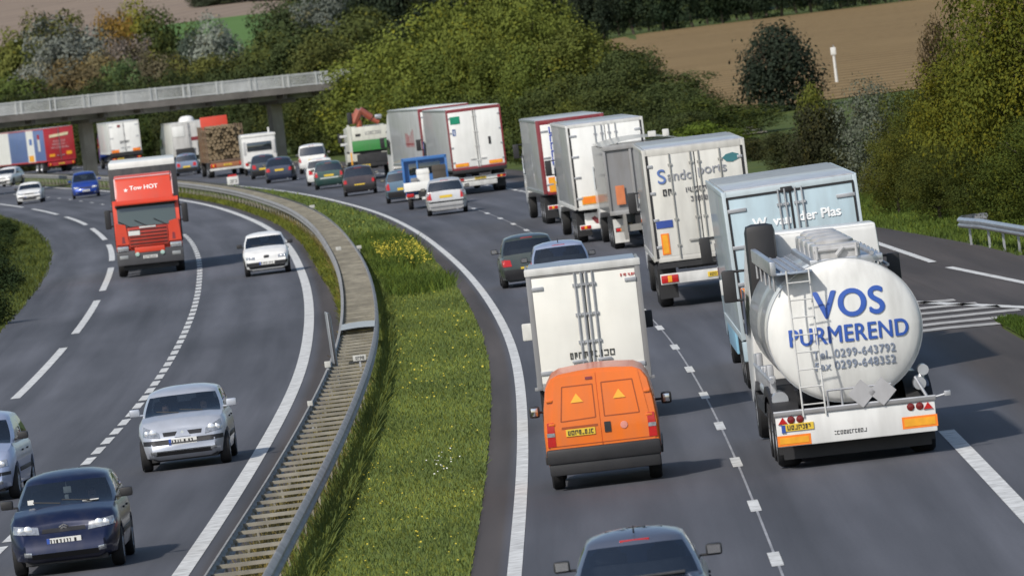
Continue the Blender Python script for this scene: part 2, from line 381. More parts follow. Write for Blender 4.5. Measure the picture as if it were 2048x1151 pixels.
# slip road shoulder line and the hatched nose
def xy_band(mb, p, q, w, z=.012):
    p = Vector((*p, 0)); q = Vector((*q, 0)); d = (q-p).normalized(); nrm = Vector((d.y, -d.x, 0))*w/2
    mb.add([(*(p-nrm).xy, z), (*(p+nrm).xy, z), (*(q+nrm).xy, z), (*(q-nrm).xy, z)], [(0,1,2,3)])
for p, q in (((10.0,280),(10.86,232)),((10.98,226.6),(12.9,186)),((13.2,176),(15.3,136)),((9.6,318),(9.85,290))): xy_band(mk, p, q, .2)
hk = MB()
for i, yb in enumerate((186.6,189.6,192.8,196.2,199.6,203.2)):
    xr = (10.0,10.35,10.75,10.5,10.2,9.9)[i]
    hk.grid([[(7.6, yb+.4, .012), (7.6, yb+1.8, .012)], [(8.9, yb+.3, .012), (8.9, yb+1.7, .012)], [(xr, yb-.6, .012), (xr, yb+.8, .012)]])
xy_band(mk, (7.35,207), (8.8,206.6), .9)
xy_band(mk, (8.8,206.6), (11.6,189.5), .3)
tag(mk.build('road_markings', LINE, sm=0), kind='structure')
tag(hk.build('hatched_markings', mat('worn_paint', (.40,.39,.37), .7, 0, .25, 1.2, dirt=.6), sm=0), kind='structure')
sj = MB(); band(sj, 3.47, .035, 20, 600, .006)
tag(sj.build('road_joint', SEAL, sm=0), kind='structure')

# ------------------------------------------------------------------ fields and path, draped on the terrain
def drape(name, corners, m, dz, n=40, mm=40):
    a, b, c, d = [Vector((*q, 0)) for q in corners]
    G = []
    for i in range(n+1):
        r = []
        for j in range(mm+1):
            p = (a.lerp(b, j/mm)).lerp(d.lerp(c, j/mm), i/n); r.append((p.x, p.y, Hh(p.x, p.y)+dz))
        G.append(r)
    o = MB().grid(G).build(name, m, sm=60); return tag(o, kind='structure')
drape('ploughed_field', [(10.6,515),(120,515),(150,852),(8.6,852)], PLOUGH, .05)
drape('distant_field', [(-160,1285),(-26,1285),(-40,2300),(-300,2300)], PLOUGH2, .25)
drape('green_field', [(-40,1090),(-20,1090),(-24,1300),(-48,1300)], GREENF, .3, 20, 20)
_pa = [at(1462,252,498), at(1510,286,470)]
drape('gravel_path', [(12.2,462),(14.0,462),(12.6,512),(11.6,512)], PATHM, .1, 10, 4)
# ------------------------------------------------------------------ foliage
def foliage_mat():
    m, n, l, b = new_mat('foliage'); b.inputs['Roughness'].default_value = .8; b.inputs['Specular IOR Level'].default_value = .08
    oi = n.new('ShaderNodeObjectInfo'); at_ = n.new('ShaderNodeAttribute'); at_.attribute_name = 'leaf'
    mr = n.new('ShaderNodeMapRange'); mr.inputs[3].default_value = .62; mr.inputs[4].default_value = 1.4; l.new(at_.outputs['Fac'], mr.inputs[0])
    mx = n.new('ShaderNodeMix'); mx.data_type = 'RGBA'; mx.blend_type = 'MULTIPLY'; mx.inputs[0].default_value = 1
    l.new(oi.outputs['Color'], mx.inputs[6]); l.new(mr.outputs[0], mx.inputs[7])
    a2 = n.new('ShaderNodeAttribute'); a2.attribute_name = 'warm'
    hs = n.new('ShaderNodeMix'); hs.data_type = 'RGBA'; hs.blend_type = 'MULTIPLY'; hs.inputs[7].default_value = (1.35,1.10,.6,1)
    l.new(a2.outputs['Fac'], hs.inputs[0]); l.new(mx.outputs[2], hs.inputs[6])
    l.new(hs.outputs[2], b.inputs['Base Color'])
    tl = n.new('ShaderNodeBsdfTranslucent'); l.new(hs.outputs[2], tl.inputs[0])
    ms = n.new('ShaderNodeMixShader'); ms.inputs[0].default_value = .16; l.new(b.outputs[0], ms.inputs[1]); l.new(tl.outputs[0], ms.inputs[2])
    l.new(ms.outputs[0], n['Material Output'].inputs[0]); return m
FOL = foliage_mat()
BARK = mat('bark', (.075,.06,.045), .9, var=.3, scale=4, bump=.4)

def leaf_mesh(name, P, N, size, rng, leaf, warm, aspect=.62):
    n = len(P); rnd = rng.normal(size=(n,3)); T = np.cross(N, rnd); T /= np.linalg.norm(T,axis=1,keepdims=True)+1e-9
    B = np.cross(N, T); s = (size*rng.uniform(.6,1.35,n))[:,None]
    V = np.stack([P-T*s, P-B*s*aspect+N*s*.15, P+T*s, P+B*s*aspect+N*s*.15], 1).reshape(-1,3)
    me = bpy.data.meshes.new(name); me.vertices.add(4*n); me.vertices.foreach_set('co', V.ravel().astype(np.float32))
    me.loops.add(4*n); me.loops.foreach_set('vertex_index', np.arange(4*n, dtype=np.int32))
    me.polygons.add(n); me.polygons.foreach_set('loop_start', np.arange(0,4*n,4,dtype=np.int32)); me.polygons.foreach_set('loop_total', np.full(n,4,np.int32))
    me.update(calc_edges=True)
    for nm, a in (('leaf', leaf), ('warm', warm)):
        q = me.attributes.new(nm, 'FLOAT', 'POINT'); q.data.foreach_set('value', np.repeat(a,4).astype(np.float32))
    me.materials.append(FOL); return me
def crown_mesh(name, seed, W, H, n, size, lobes=11, low=.02, warmth=.15, ragged=.25, conical=.0):
    rng = np.random.default_rng(seed)
    C = []; Rr = []
    for k in range(lobes):
        t = (k+.5)/lobes; z = low+.12+(.80-low)*t*1.0
        env = math.sin(math.pi*(.24+.54*t))**.7*(1-conical*t)
        a = k*2.4+rng.uniform(-.5,.5); rad = env*.30*rng.uniform(.5,1.1)
        C.append((math.cos(a)*rad*W, math.sin(a)*rad*W, z*H*rng.uniform(.92,1.05))); Rr.append(env*W*rng.uniform(.22,.33))
    C.append((0,0,H*.5)); Rr.append(W*.3); C.append((0,0,H*.84)); Rr.append(W*.2)
    C = np.array(C); Rr = np.array(Rr)
    pk = Rr**2/np.sum(Rr**2); li = rng.choice(len(C), n, p=pk)
    # clumps on every lobe
    K = 26; cd = rng.normal(size=(len(C),K,3)); cd /= np.linalg.norm(cd,axis=2,keepdims=True)
    shade = rng.uniform(0,1,(len(C),K)); wsh = (rng.uniform(0,1,(len(C),K)) < warmth*1.5).astype(float)
    ci = rng.integers(0,K,n); d = cd[li,ci]+rng.normal(size=(n,3))*.28; d /= np.linalg.norm(d,axis=1,keepdims=True)
    rr = Rr[li]*(1+rng.normal(size=n)*.07+ragged*np.maximum(0,rng.normal(size=n))*.45-.35*rng.uniform(0,1,n)**3)
    P = C[li]+d*rr[:,None]*np.array([1,1,.95]); P[:,2] = np.maximum(P[:,2], rng.uniform(0,.25,n))
    N = d*1.0+rng.normal(size=(n,3))*.40+np.array([0,0,.25]); N /= np.linalg.norm(N,axis=1,keepdims=True)
    leaf = np.clip(.50*shade[li,ci]+.32*rng.uniform(0,1,n)+.09, 0, 1)
    warm = np.clip(wsh[li,ci]*rng.uniform(.2,.9,n)+(rng.uniform(0,1,n)<warmth*.35)*.8, 0, 1)
    return leaf_mesh(name, P, N, size, rng, leaf, warm)
def trunk_mesh(name, seed, W, H):
    rng = random.Random(seed); m = MB(); p = Vector((0,0,-.15)); r = .022*H
    for k in range(4):
        q = p+Vector((rng.uniform(-.05,.05)*W, rng.uniform(-.05,.05)*W, .19*H)); m.tube(p, q, r, r*.78, 7)
        for _ in range(2):
            a = rng.uniform(0, 6.28); e = q+Vector((math.cos(a)*.24*W, math.sin(a)*.24*W, .14*H)); m.tube(q, e, r*.5, r*.18, 5)
        p, r = q, r*.78
    me_o = m.build(name, BARK, sm=50); me = me_o.data; bpy.data.objects.remove(me_o); return me
FORM = {}                                # reference forms: (crown mesh, trunk mesh, width, height)
def form(key, seed, W, H, n, size, **k):
    FORM[key] = (crown_mesh('crown_'+key, seed, W, H, n, size, **k), trunk_mesh('trunk_'+key, seed, W, H), W, H)
for i in range(3): form('near_%d'%i, 10+i, 6, 7, 30000, .064, lobes=15, warmth=.22, ragged=.35)
for i in range(2): form('willow_%d'%i, 20+i, 5, 5.5, 9000, .08, lobes=13, warmth=.03, ragged=.45)
for i in range(5): form('bank_%d'%i, 30+i, 6, 8, 14000, .108, lobes=15, warmth=.09, ragged=.32)
for i in range(3): form('bush_%d'%i, 40+i, 5, 4, 8000, .10, lobes=11, warmth=.08, ragged=.3)
for i in range(4): form('far_%d'%i, 50+i, 8, 10, 11000, .165, lobes=12, warmth=.07, ragged=.3)
form('spiky', 60, 5.3, 4.3, 8000, .11, lobes=13, warmth=.03, ragged=.5, conical=.2)
_tn = [0]
FB = 1.28
def plant(name, form_key, x, y, h, wd, color, label, cat, group=None, z=None, part=True):
    cm, tm, W, H = FORM[form_key]; _tn[0] += 1; rng = random.Random(_tn[0]*7)
    z = Hh(x, y) if z is None else z
    e = empty(name, (x, y, z), rng.uniform(0, 6.28), label, cat, group); e.scale = (wd/W, wd/W, h/H)
    k = rng.uniform(.9, 1.1)*FB*(1.2 if name == 'distant_tree' else 1)  # distant trees brightened: haze is put into their leaf colour
    c = bpy.data.objects.new('crown' if cat == 'tree' else 'foliage', cm); COL.objects.link(c); c.parent = e; c.color = (color[0]*k, color[1]*k, color[2]*k, 1)
    t = bpy.data.objects.new('trunk' if cat == 'tree' else 'stem', tm); COL.objects.link(t); t.parent = e
    return e
def plant_px(name, form_key, px, top, wpx, Y, color, label, cat, group=None):   # crown top at pixel (px, top), wpx wide, Y metres away
    p = at(px, top, Y); g = Hh(p.x, Y); h = max(p.z-g, 1.0)
    return plant(name, form_key, p.x, Y, h, wpx*Y/FPX, color, label, cat, group, g)
OLIVE = (.088,.092,.020); YGREEN = (.105,.110,.018); DKGREEN = (.030,.046,.017); MID = (.055,.072,.020)
SILVER = (.115,.125,.108); BROWN = (.10,.075,.035); BLUEG = (.026,.040,.026); RUST = (.16,.10,.025)
GREY = (.125,.118,.098)
rng0 = random.Random(5)
# --- right: tall trees and shrubs between the slip road and the field
L = [('leafy_tree','near_0',2010,-90,330,262,(.075,.085,.013),'tall yellowing green tree at the right edge of the frame, above the crash barrier','tree'),
     ('leafy_tree','near_1',1905,115,230,281,(.080,.085,.012),'yellow-leaved tree beside the tall right-hand tree, behind the start of the crash barrier','tree'),
     ('leafy_tree','near_2',1960,40,200,300,(.050,.062,.014),'dark green tree half hidden behind the tall yellowing tree at the right','tree'),
     ('thinning_tree','willow_0',1865,50,110,305,(.055,.040,.020),'thin brownish tree with bare twigs, leaning out left of the tall right-hand tree','tree'),
     ('roadside_shrub','near_1',1815,185,170,300,(.060,.070,.014),'green and yellow shrub between the silvery shrub and the right-hand trees','shrub'),
     ('silvery_shrub','willow_1',1730,180,165,318,(.10,.112,.082),'silvery grey-green shrub behind the light blue lorry','shrub'),
     ('roadside_shrub','bush_0',1635,215,140,345,(.030,.032,.016),'dark brownish shrub left of the silvery shrub','shrub'),
     ('roadside_shrub','bush_1',1625,188,90,372,(.090,.100,.020),'small yellow-green shrub at the foot of the white pole','shrub'),
     ('roadside_shrub','near_2',1780,270,130,285,(.062,.070,.015),'low yellow-green shrub on the verge below the silvery shrub','shrub'),
     ('roadside_shrub','bush_2',1560,268,110,395,(.040,.045,.018),'low dark bush above the white container lorry roof','shrub'),
     ('roadside_shrub','bush_0',1500,285,90,410,(.040,.042,.018),'low brownish bush beside the pale path','shrub'),
     ('roadside_shrub','near_0',2040,250,200,246,(.045,.060,.012),'dark lower bush behind the crash barrier at the right edge','shrub'),
     ('roadside_shrub','near_1',1960,290,190,262,(.040,.052,.012),'dark low foliage just behind the start of the crash barrier','shrub'),
     ('roadside_shrub','near_2',1865,300,150,272,(.045,.055,.013),'low dark bush left of the start of the crash barrier','shrub'),
     ('roadside_shrub','bush_1',1680,300,130,322,(.034,.038,.016),'dark bush directly behind the light blue lorry roof','shrub'),
     ('roadside_shrub','bush_2',1590,310,110,350,(.036,.040,.016),'dark low bush between two lorry roofs','shrub'),
     ('field_shrub','spiky',1545,62,195,503,(.022,.030,.020),'large dark round bush standing alone at the edge of the ploughed field','shrub')]
for a in L: bush = plant_px(*a)
tw = MB(); rq = random.Random(4)
for k in range(46):                      # bare twigs standing out of the crown of the field bush
    a_ = rq.uniform(0,6.28); e_ = rq.uniform(.45,1.35); l_ = rq.uniform(2.0,2.75); p0 = Vector((0,0,1.7))
    d_ = Vector((math.cos(a_)*math.cos(e_), math.sin(a_)*math.cos(e_), math.sin(e_))); p1 = p0+d_*l_
    tw.tube(p0+d_*1.0, p1, .03, .008, 4); q_ = p0+d_*l_*.8
    for _ in range(2): tw.tube(q_, q_+(d_+Vector((rq.uniform(-.6,.6),rq.uniform(-.6,.6),rq.uniform(-.2,.5))))*.35, .012, .005, 4)
tw.build('twigs', BARK, bush, sm=0)
# --- the planted bank right of the road, from the container lorries to the bridge
SIL = [(560,30),(640,20),(660,120),(700,120),(740,95),(780,75),(830,45),(880,10),(930,-35),(1060,-35),(1130,25),(1180,65),(1230,85),(1290,130),(1340,150),(1400,185),(1450,225)]
FY = [(560,690),(620,655),(700,614),(860,545),(1030,484),(1250,450),(1450,424)]
def I(t, x): return float(np.interp(x, [q[0] for q in t], [q[1] for q in t]))
def bankcol(px, row):
    if px > 1360: return (.082,.115,.018) if row < 2 else MID
    if px > 1215: return (.045,.058,.020)
    if px > 1100: return (.075,.088,.020) if row != 1 else (.048,.060,.018)
    if px > 720: return [(.046,.062,.019),(.072,.092,.020),(.092,.110,.022)][min(row,2)]
    return [(.034,.046,.016),(.050,.062,.018),(.060,.068,.020)][min(row,2)]
for row, (dy, dt, stp, wpx) in enumerate(((3,.62,66,130),(12,.36,78,160),(24,.10,84,185),(40,0,92,200))):
    x = 600+row*23
    while x < 1452:
        top = I(SIL, x); base = 330 if x < 1200 else 300
        tp = top+(base-top)*dt+rng0.uniform(-14,14)
        dark = row == 0
        lab = ('dark low bush in the front row of the bank behind the queue of lorries' if dark else
               'tall olive green tree in the belt on the bank behind the queue of lorries' if x < 1215 else 'bushy green tree at the right end of the bank, left of the pale path')
        plant_px('bank_shrub' if dark else 'bank_tree', ('bush_%d' if dark else 'bank_%d')%rng0.randrange(3 if dark else 5), x, tp, wpx*rng0.uniform(.85,1.15), I(FY, x)+dy, bankcol(x+rng0.uniform(-30,30), row), lab,
                 'shrub' if dark else 'tree', 'bushes along the foot of the bank' if dark else ('trees on the planted bank' if x < 1215 else 'trees at the end of the bank'))
        x += stp*rng0.uniform(.85,1.15)
# --- behind the bridge, left
L = [(30,62,130,905,(.085,.092,.024),'green tree at the far left edge, above the bridge railing'),(95,32,120,930,(.060,.064,.020),'olive tree with a rounded top second from the left edge above the bridge'),
     (132,55,160,890,SILVER,'large silver-leaved tree at the left above the bridge'),(52,128,80,862,(.135,.142,.125),'small pale silver tree low at the left, nearest the bridge railing'),
     (188,60,110,915,GREY,'grey-leaved tree right of the large silver tree'),(222,34,80,905,RUST,'tree with orange-brown autumn leaves above the bridge'),
     (276,22,120,935,(.115,.112,.020),'yellow-green tree with a rounded top beside the orange autumn tree'),(328,30,110,915,(.040,.052,.018),'dark green tree right of the yellow-green rounded tree'),
     (378,62,95,905,(.040,.052,.040),'bluish dark tree left of the tall silver tree'),(250,78,100,880,(.098,.082,.070),'purplish grey bush-like tree below the orange autumn tree'),
     (432,48,100,900,(.145,.16,.135),'tall silver-leaved tree standing in front of the green field'),(128,128,150,845,(.098,.078,.040),'brown-leaved tree low behind the bridge railing at the left'),
     (190,104,110,850,(.105,.088,.046),'brown and olive tree behind the middle of the left bridge span'),(238,126,90,842,(.050,.075,.030),'mid green bush right behind the bridge railing'),
     (292,110,110,848,(.085,.075,.045),'brownish bush right of the mid green bush behind the railing'),(350,112,120,850,(.078,.080,.022),'olive bush behind the bridge, right of the brownish bush'),
     (20,150,130,842,(.050,.068,.018),'green bush at the left edge behind the bridge railing'),(420,118,120,840,(.075,.080,.022),'olive bush below the tall silver tree behind the railing'),
     (490,100,130,842,(.050,.060,.020),'dark olive tree below the green field, behind the railing'),(545,70,120,838,(.058,.070,.020),'green tree right of the green field, behind the bridge'),
     (600,45,150,836,(.036,.048,.018),'dark green tree behind the right end of the bridge'),(640,0,110,950,(.085,.095,.08),'greyish tree rising above the dark tree behind the right bridge end'),
     (575,-5,130,960,(.034,.046,.020),'tall dark tree on the skyline right of the green field'),(690,30,140,800,(.055,.066,.020),'green tree where the bridge meets the bank'),
     (740,20,150,830,(.046,.056,.020),'dark tree above the right bridge end, behind the bank'),(660,90,110,790,(.060,.068,.020),'olive tree just above the right end of the railing')]
for i, (px, top, wpx, Y, c, lab) in enumerate(L): plant_px('distant_tree', 'far_%d'%(i%4), px, top, wpx*1.3, Y, c, lab, 'tree')
for i in range(13):                      # low growth seen under the bridge
    px = -10+i*52; plant_px('hedge_bush', 'bush_%d'%(i%3), px, 258-px*.125+rng0.uniform(-12,4), 120, 800-px*.06, (.032+.01*rng0.random(),.043+.012*rng0.random(),.017), 'dark green bush seen under the bridge deck, behind the traffic', 'shrub', 'bushes under the bridge')
for i in range(12):
    px = -20+i*50; plant_px('hedge_bush', 'bush_%d'%(i%3), px, 205-px*.125+rng0.uniform(-12,4), 120, 835, (.036,.048,.018), 'dark green bush right behind the bridge deck', 'shrub', 'bushes behind the bridge deck')
for i in range(9):                       # far hedge line above the green field
    px = 405+i*42; plant_px('distant_tree', 'far_%d'%(i%4), px, -25+rng0.uniform(-18,18), 85, 1370, (.042,.052,.032), 'dark tree in the far hedge line above the green field', 'tree', 'trees of the far hedge line')
# --- wood beyond the ploughed field
for row in range(2):
    for i in range(15):
        px = 1080+i*60+row*30; Y = 866+row*26
        g = at(px, 0, Y); plant('wood_tree', 'far_%d'%rng0.randrange(4), g.x, Y, rng0.uniform(7,9.5)+row*3, rng0.uniform(4.5,6.0), (.020+.008*rng0.random(),.030+.008*rng0.random(),.020), 'dark tree at the edge of the wood beyond the ploughed field', 'tree', 'trees of the wood beyond the field')
for i in range(16):
    px = 640+i*70; Y = 1010; g = at(px, 0, Y)
    plant('wood_tree', 'far_%d'%rng0.randrange(4), g.x, Y, rng0.uniform(12,15), 7, (.024,.034,.021), 'dark tree deep in the wood on the skyline', 'tree', 'trees deep in the wood')
# --- left verge
for px, py, wd, h, c in ((-25,520,2.6,1.3,DKGREEN),(8,470,2.0,.9,DKGREEN),(-10,580,2.4,1.3,(.024,.038,.016)),(35,485,1.2,.35,MID),(-40,640,2.4,1.4,DKGREEN),(20,560,1.3,.45,(.03,.045,.018))):
    d = ray(px, py); Y = CAMH/-(d.z/d.y); Y *= .97; p = at(px, py, Y)
    plant('verge_bush', 'bush_%d'%rng0.randrange(3), p.x, Y, h, wd, c, 'dark low bush on the grass verge at the left edge of the inbound carriageway', 'shrub', 'bushes on the left verge')

# ------------------------------------------------------------------ grass and flowers
def grass(name, samp, n, h, wid, col, seed, warm=.2):
    rng = np.random.default_rng(seed); X, Y, Z = samp(rng, n); n = len(X)
    hh = h*rng.uniform(.45,1.3,n); a = rng.uniform(0,6.28,n); ww = wid*rng.uniform(.7,1.3,n)
    lx, ly = rng.normal(size=n)*.45*hh, rng.normal(size=n)*.45*hh
    P = np.stack([X,Y,Z],1); D = np.stack([np.cos(a),np.sin(a),np.zeros(n)],1)*ww[:,None]
    T = P+np.stack([lx,ly,hh],1)
    V = np.stack([P-D, P+D, T+D*.35, T-D*.35],1).reshape(-1,3)
    me = bpy.data.meshes.new(name); me.vertices.add(4*n); me.vertices.foreach_set('co', V.ravel().astype(np.float32))
    me.loops.add(4*n); me.loops.foreach_set('vertex_index', np.arange(4*n,dtype=np.int32)); me.polygons.add(n)
    me.polygons.foreach_set('loop_start', np.arange(0,4*n,4,dtype=np.int32)); me.polygons.foreach_set('loop_total', np.full(n,4,np.int32)); me.update(calc_edges=True)
    pat = .5+.25*np.sin(X*1.9+np.sin(Y*.21)*2)+.25*np.sin(Y*.33+X*.7)
    lf = np.clip(.45*pat+.5*rng.uniform(0,1,n),0,1); wm = (rng.uniform(0,1,n) < warm*(.4+pat)).astype(float)*.7
    for nm, q in (('leaf',lf),('warm',wm)):
        t = me.attributes.new(nm,'FLOAT','POINT'); t.data.foreach_set('value', np.repeat(q,4).astype(np.float32))
    me.materials.append(FOL); o = bpy.data.objects.new(name, me); COL.objects.link(o); o.color = (*col,1); return o
def strip_samp(o0, o1, y0, y1, z0, p=1.6):
    def f(rng, n):
        t = rng.uniform(0,1,n); Y = y0+(y1-y0)*t**p; off = rng.uniform(o0,o1,n); s = np.interp(Y,_ys,_sl)
        return np.interp(Y,_ys,_xs)+off, Y-off*s, np.full(n, z0)
    return f
def taper_samp(rng, n):
    Y = 236+330*rng.uniform(0,1,n)**1.3; w_ = np.interp(Y,[236,300],[.02,.46])*rng.uniform(.6,1.15,n); off = -3.93-w_*rng.uniform(0,1,n); return np.interp(Y,_ys,_xs)+off, Y, np.full(n,.02)
tag(grass('median_grass_blades', strip_samp(-3.06,-.6,105,330,.03), 120000, .06, .011, (.140,.185,.055), 1, .35), 'green grass of the central reservation right of the barrier', 'grass', kind='stuff')
tag(grass('median_grass_blades', strip_samp(-2.95,-.6,320,620,.03,1.2), 26000, .14, .03, (.125,.172,.052), 2, .3), 'far grass of the central reservation towards the bridge', 'grass', kind='stuff')
tag(grass('barrier_grass', taper_samp, 18000, .15, .02, (.12,.14,.028), 3, .3), 'yellowish grass strip along the inbound side of the barrier', 'grass', kind='stuff')
tag(grass('dry_grass', strip_samp(-3.9,-3.12,105,420,.012,1.6), 14000, .07, .012, (.15,.135,.06), 4, .6), 'dry grass growing between the two barrier rails', 'grass', kind='stuff')
tag(grass('rail_weeds', strip_samp(-3.12,-2.80,105,420,.02,1.5), 26000, .30, .012, (.115,.150,.045), 9, .35), 'taller grass growing along the outbound rail of the barrier', 'grass', kind='stuff')
tag(grass('rail_weeds', strip_samp(-3.95,-3.2,105,420,.012,1.5), 22000, .26, .014, (.165,.150,.075), 10, .6), 'dry stalks growing up between the spacers of the barrier', 'grass', kind='stuff')
def clumps(rng, n):
    k = 26; cy = rng.uniform(262,335,k); co = rng.uniform(-2.6,-1.0,k); i = rng.integers(0,k,n)
    Y = cy[i]+rng.normal(size=n)*3; off = np.clip(co[i]+rng.normal(size=n)*.28,-2.9,-.65)
    return np.interp(Y,_ys,_xs)+off, Y, np.full(n,.03)
tag(grass('tall_weeds', clumps, 16000, .32, .018, (.08,.12,.024), 5, .25), 'taller weed clumps on the central reservation', 'weeds', kind='stuff')
def ground_samp(xa, xb, y0, y1):
    def f(rng, n):
        Y = rng.uniform(y0,y1,n); t = rng.uniform(0,1,n); X = xa(Y)+(xb(Y)-xa(Y))*t; return X, Y, height(X,Y)+.0
    return f
_re = lambda Y: np.interp(Y,_ys,_xs)
tag(grass('verge_grass', ground_samp(lambda Y:_re(Y)-24, lambda Y:_re(Y)-14.4, 240, 540), 60000, .16, .022, (.075,.095,.025), 6, .3), 'rough grass of the left roadside verge', 'grass', kind='stuff')
tag(grass('verge_grass', ground_samp(lambda Y:_re(Y)+np.interp(Y,[186,229,242,272,330,450],[14.6,13.4,13.25,12.45,11.35,10.85]), lambda Y:_re(Y)+np.interp(Y,[186,229,242,272,330,450],[18,17.5,17.3,16.5,15.5,14]), 186, 450), 60000, .13, .018, (.09,.13,.026), 7, .2), 'grass of the right roadside verge under the crash barrier', 'grass', kind='stuff')
def nose(rng, n):
    Y = rng.uniform(120,188,n); a = np.interp(Y,[120,187],[9.95,9.95]); b = np.interp(Y,[120,187],[13.0,10.4]); X = a+(b-a)*rng.uniform(0,1,n); return X+_re(Y)*0, Y, np.full(n,.0)
tag(grass('nose_grass', nose, 16000, .12, .014, (.060,.098,.018), 8, .1), 'grass of the triangular island beside the hatched markings', 'grass', kind='stuff')
drape('nose_island', [(9.95,110),(13.4,110),(10.45,188),(9.95,188)], MEDG, .05, 20, 4)
YEL = mat('yellow_petals', (.48,.40,.035), .6, var=.2)
WHF = mat('white_petals', (.72,.72,.66), .6, var=.1)
def flowers(name, m, samp, n, size, seed, lab):
    rng = np.random.default_rng(seed); X, Y, Z = samp(rng, n); mb = MB()
    for x, y, z in zip(X, Y, Z):
        s = size*rng.uniform(.6,1.3); zz = z+rng.uniform(.06,.16); tl = rng.uniform(-.3,.9)
        mb.add([(x-s,y-s*.3,zz-s*tl),(x+s,y-s*.3,zz-s*tl),(x+s,y+s,zz+s*tl),(x-s,y+s,zz+s*tl)],[(0,1,2,3)])
    return tag(mb.build(name, m, sm=0), lab, 'flowers', kind='stuff')
def fl_near(rng, n):
    Y = 108+62*rng.uniform(0,1,n)**1.2; off = -2.9+2.2*rng.uniform(0,1,n)**1.3; return _re(Y)+off, Y, np.full(n,.03)
def fl_far(rng, n):
    Y = rng.normal(308,9,n); off = rng.uniform(-2.3,-.75,n); return _re(Y)+off, Y, np.full(n,.22)
flowers('yellow_flowers', YEL, fl_near, 280, .011, 1, 'small yellow flowers scattered in the near grass of the central reservation')
flowers('yellow_flowers', YEL, fl_far, 1000, .020, 2, 'dense yellow flower patch beside the bend of the barrier')
flowers('yellow_flowers', YEL, strip_samp(-2.9,-.7,180,420,.05), 350, .016, 3, 'sparse yellow flowers in the far grass of the central reservation')
def fl_w(rng, n):
    Y = rng.normal(153,2.0,n); off = rng.normal(-1.35,.14,n); return _re(Y)+off, Y, np.full(n,.05)
flowers('white_flowers', WHF, fl_w, 26, .012, 4, 'small white flower clump in the grass of the central reservation')
# ------------------------------------------------------------------ cars
def wheel(parent, x, y, r, wd, side, rimcol=None, name='wheel', dual=False):
    e = bpy.data.objects.new(name, None); COL.objects.link(e); e.parent = parent; e.location = (x, y, r); e.empty_display_size = .2
    o = wd/2
    t = MB().lathe([(r*.60,-o),(r*.90,-o),(r*.98,-o*.75),(r,-o*.4),(r,o*.4),(r*.98,o*.75),(r*.90,o),(r*.60,o)], 'x')
    t.build('tyre', RUBBER, e)
    s = side
    m = MB().lathe([(r*.62,s*o*.98),(r*.58,s*o*.8),(r*.52,s*o*.55),(r*.2,s*o*.62),(r*.12,s*o*.8),(0.001,s*o*.8)], 'x')
    for k in range(5):
        a = k*1.2566; m.tube((s*o*.66, r*.12*math.cos(a), r*.12*math.sin(a)), (s*o*.82, r*.57*math.cos(a), r*.57*math.sin(a)), r*.09, r*.06, 6)
    m.build('rim', rimcol or RIM, e); return e

def interp(tab, x): return float(np.interp(x, [t[0] for t in tab], [t[1] for t in tab]))

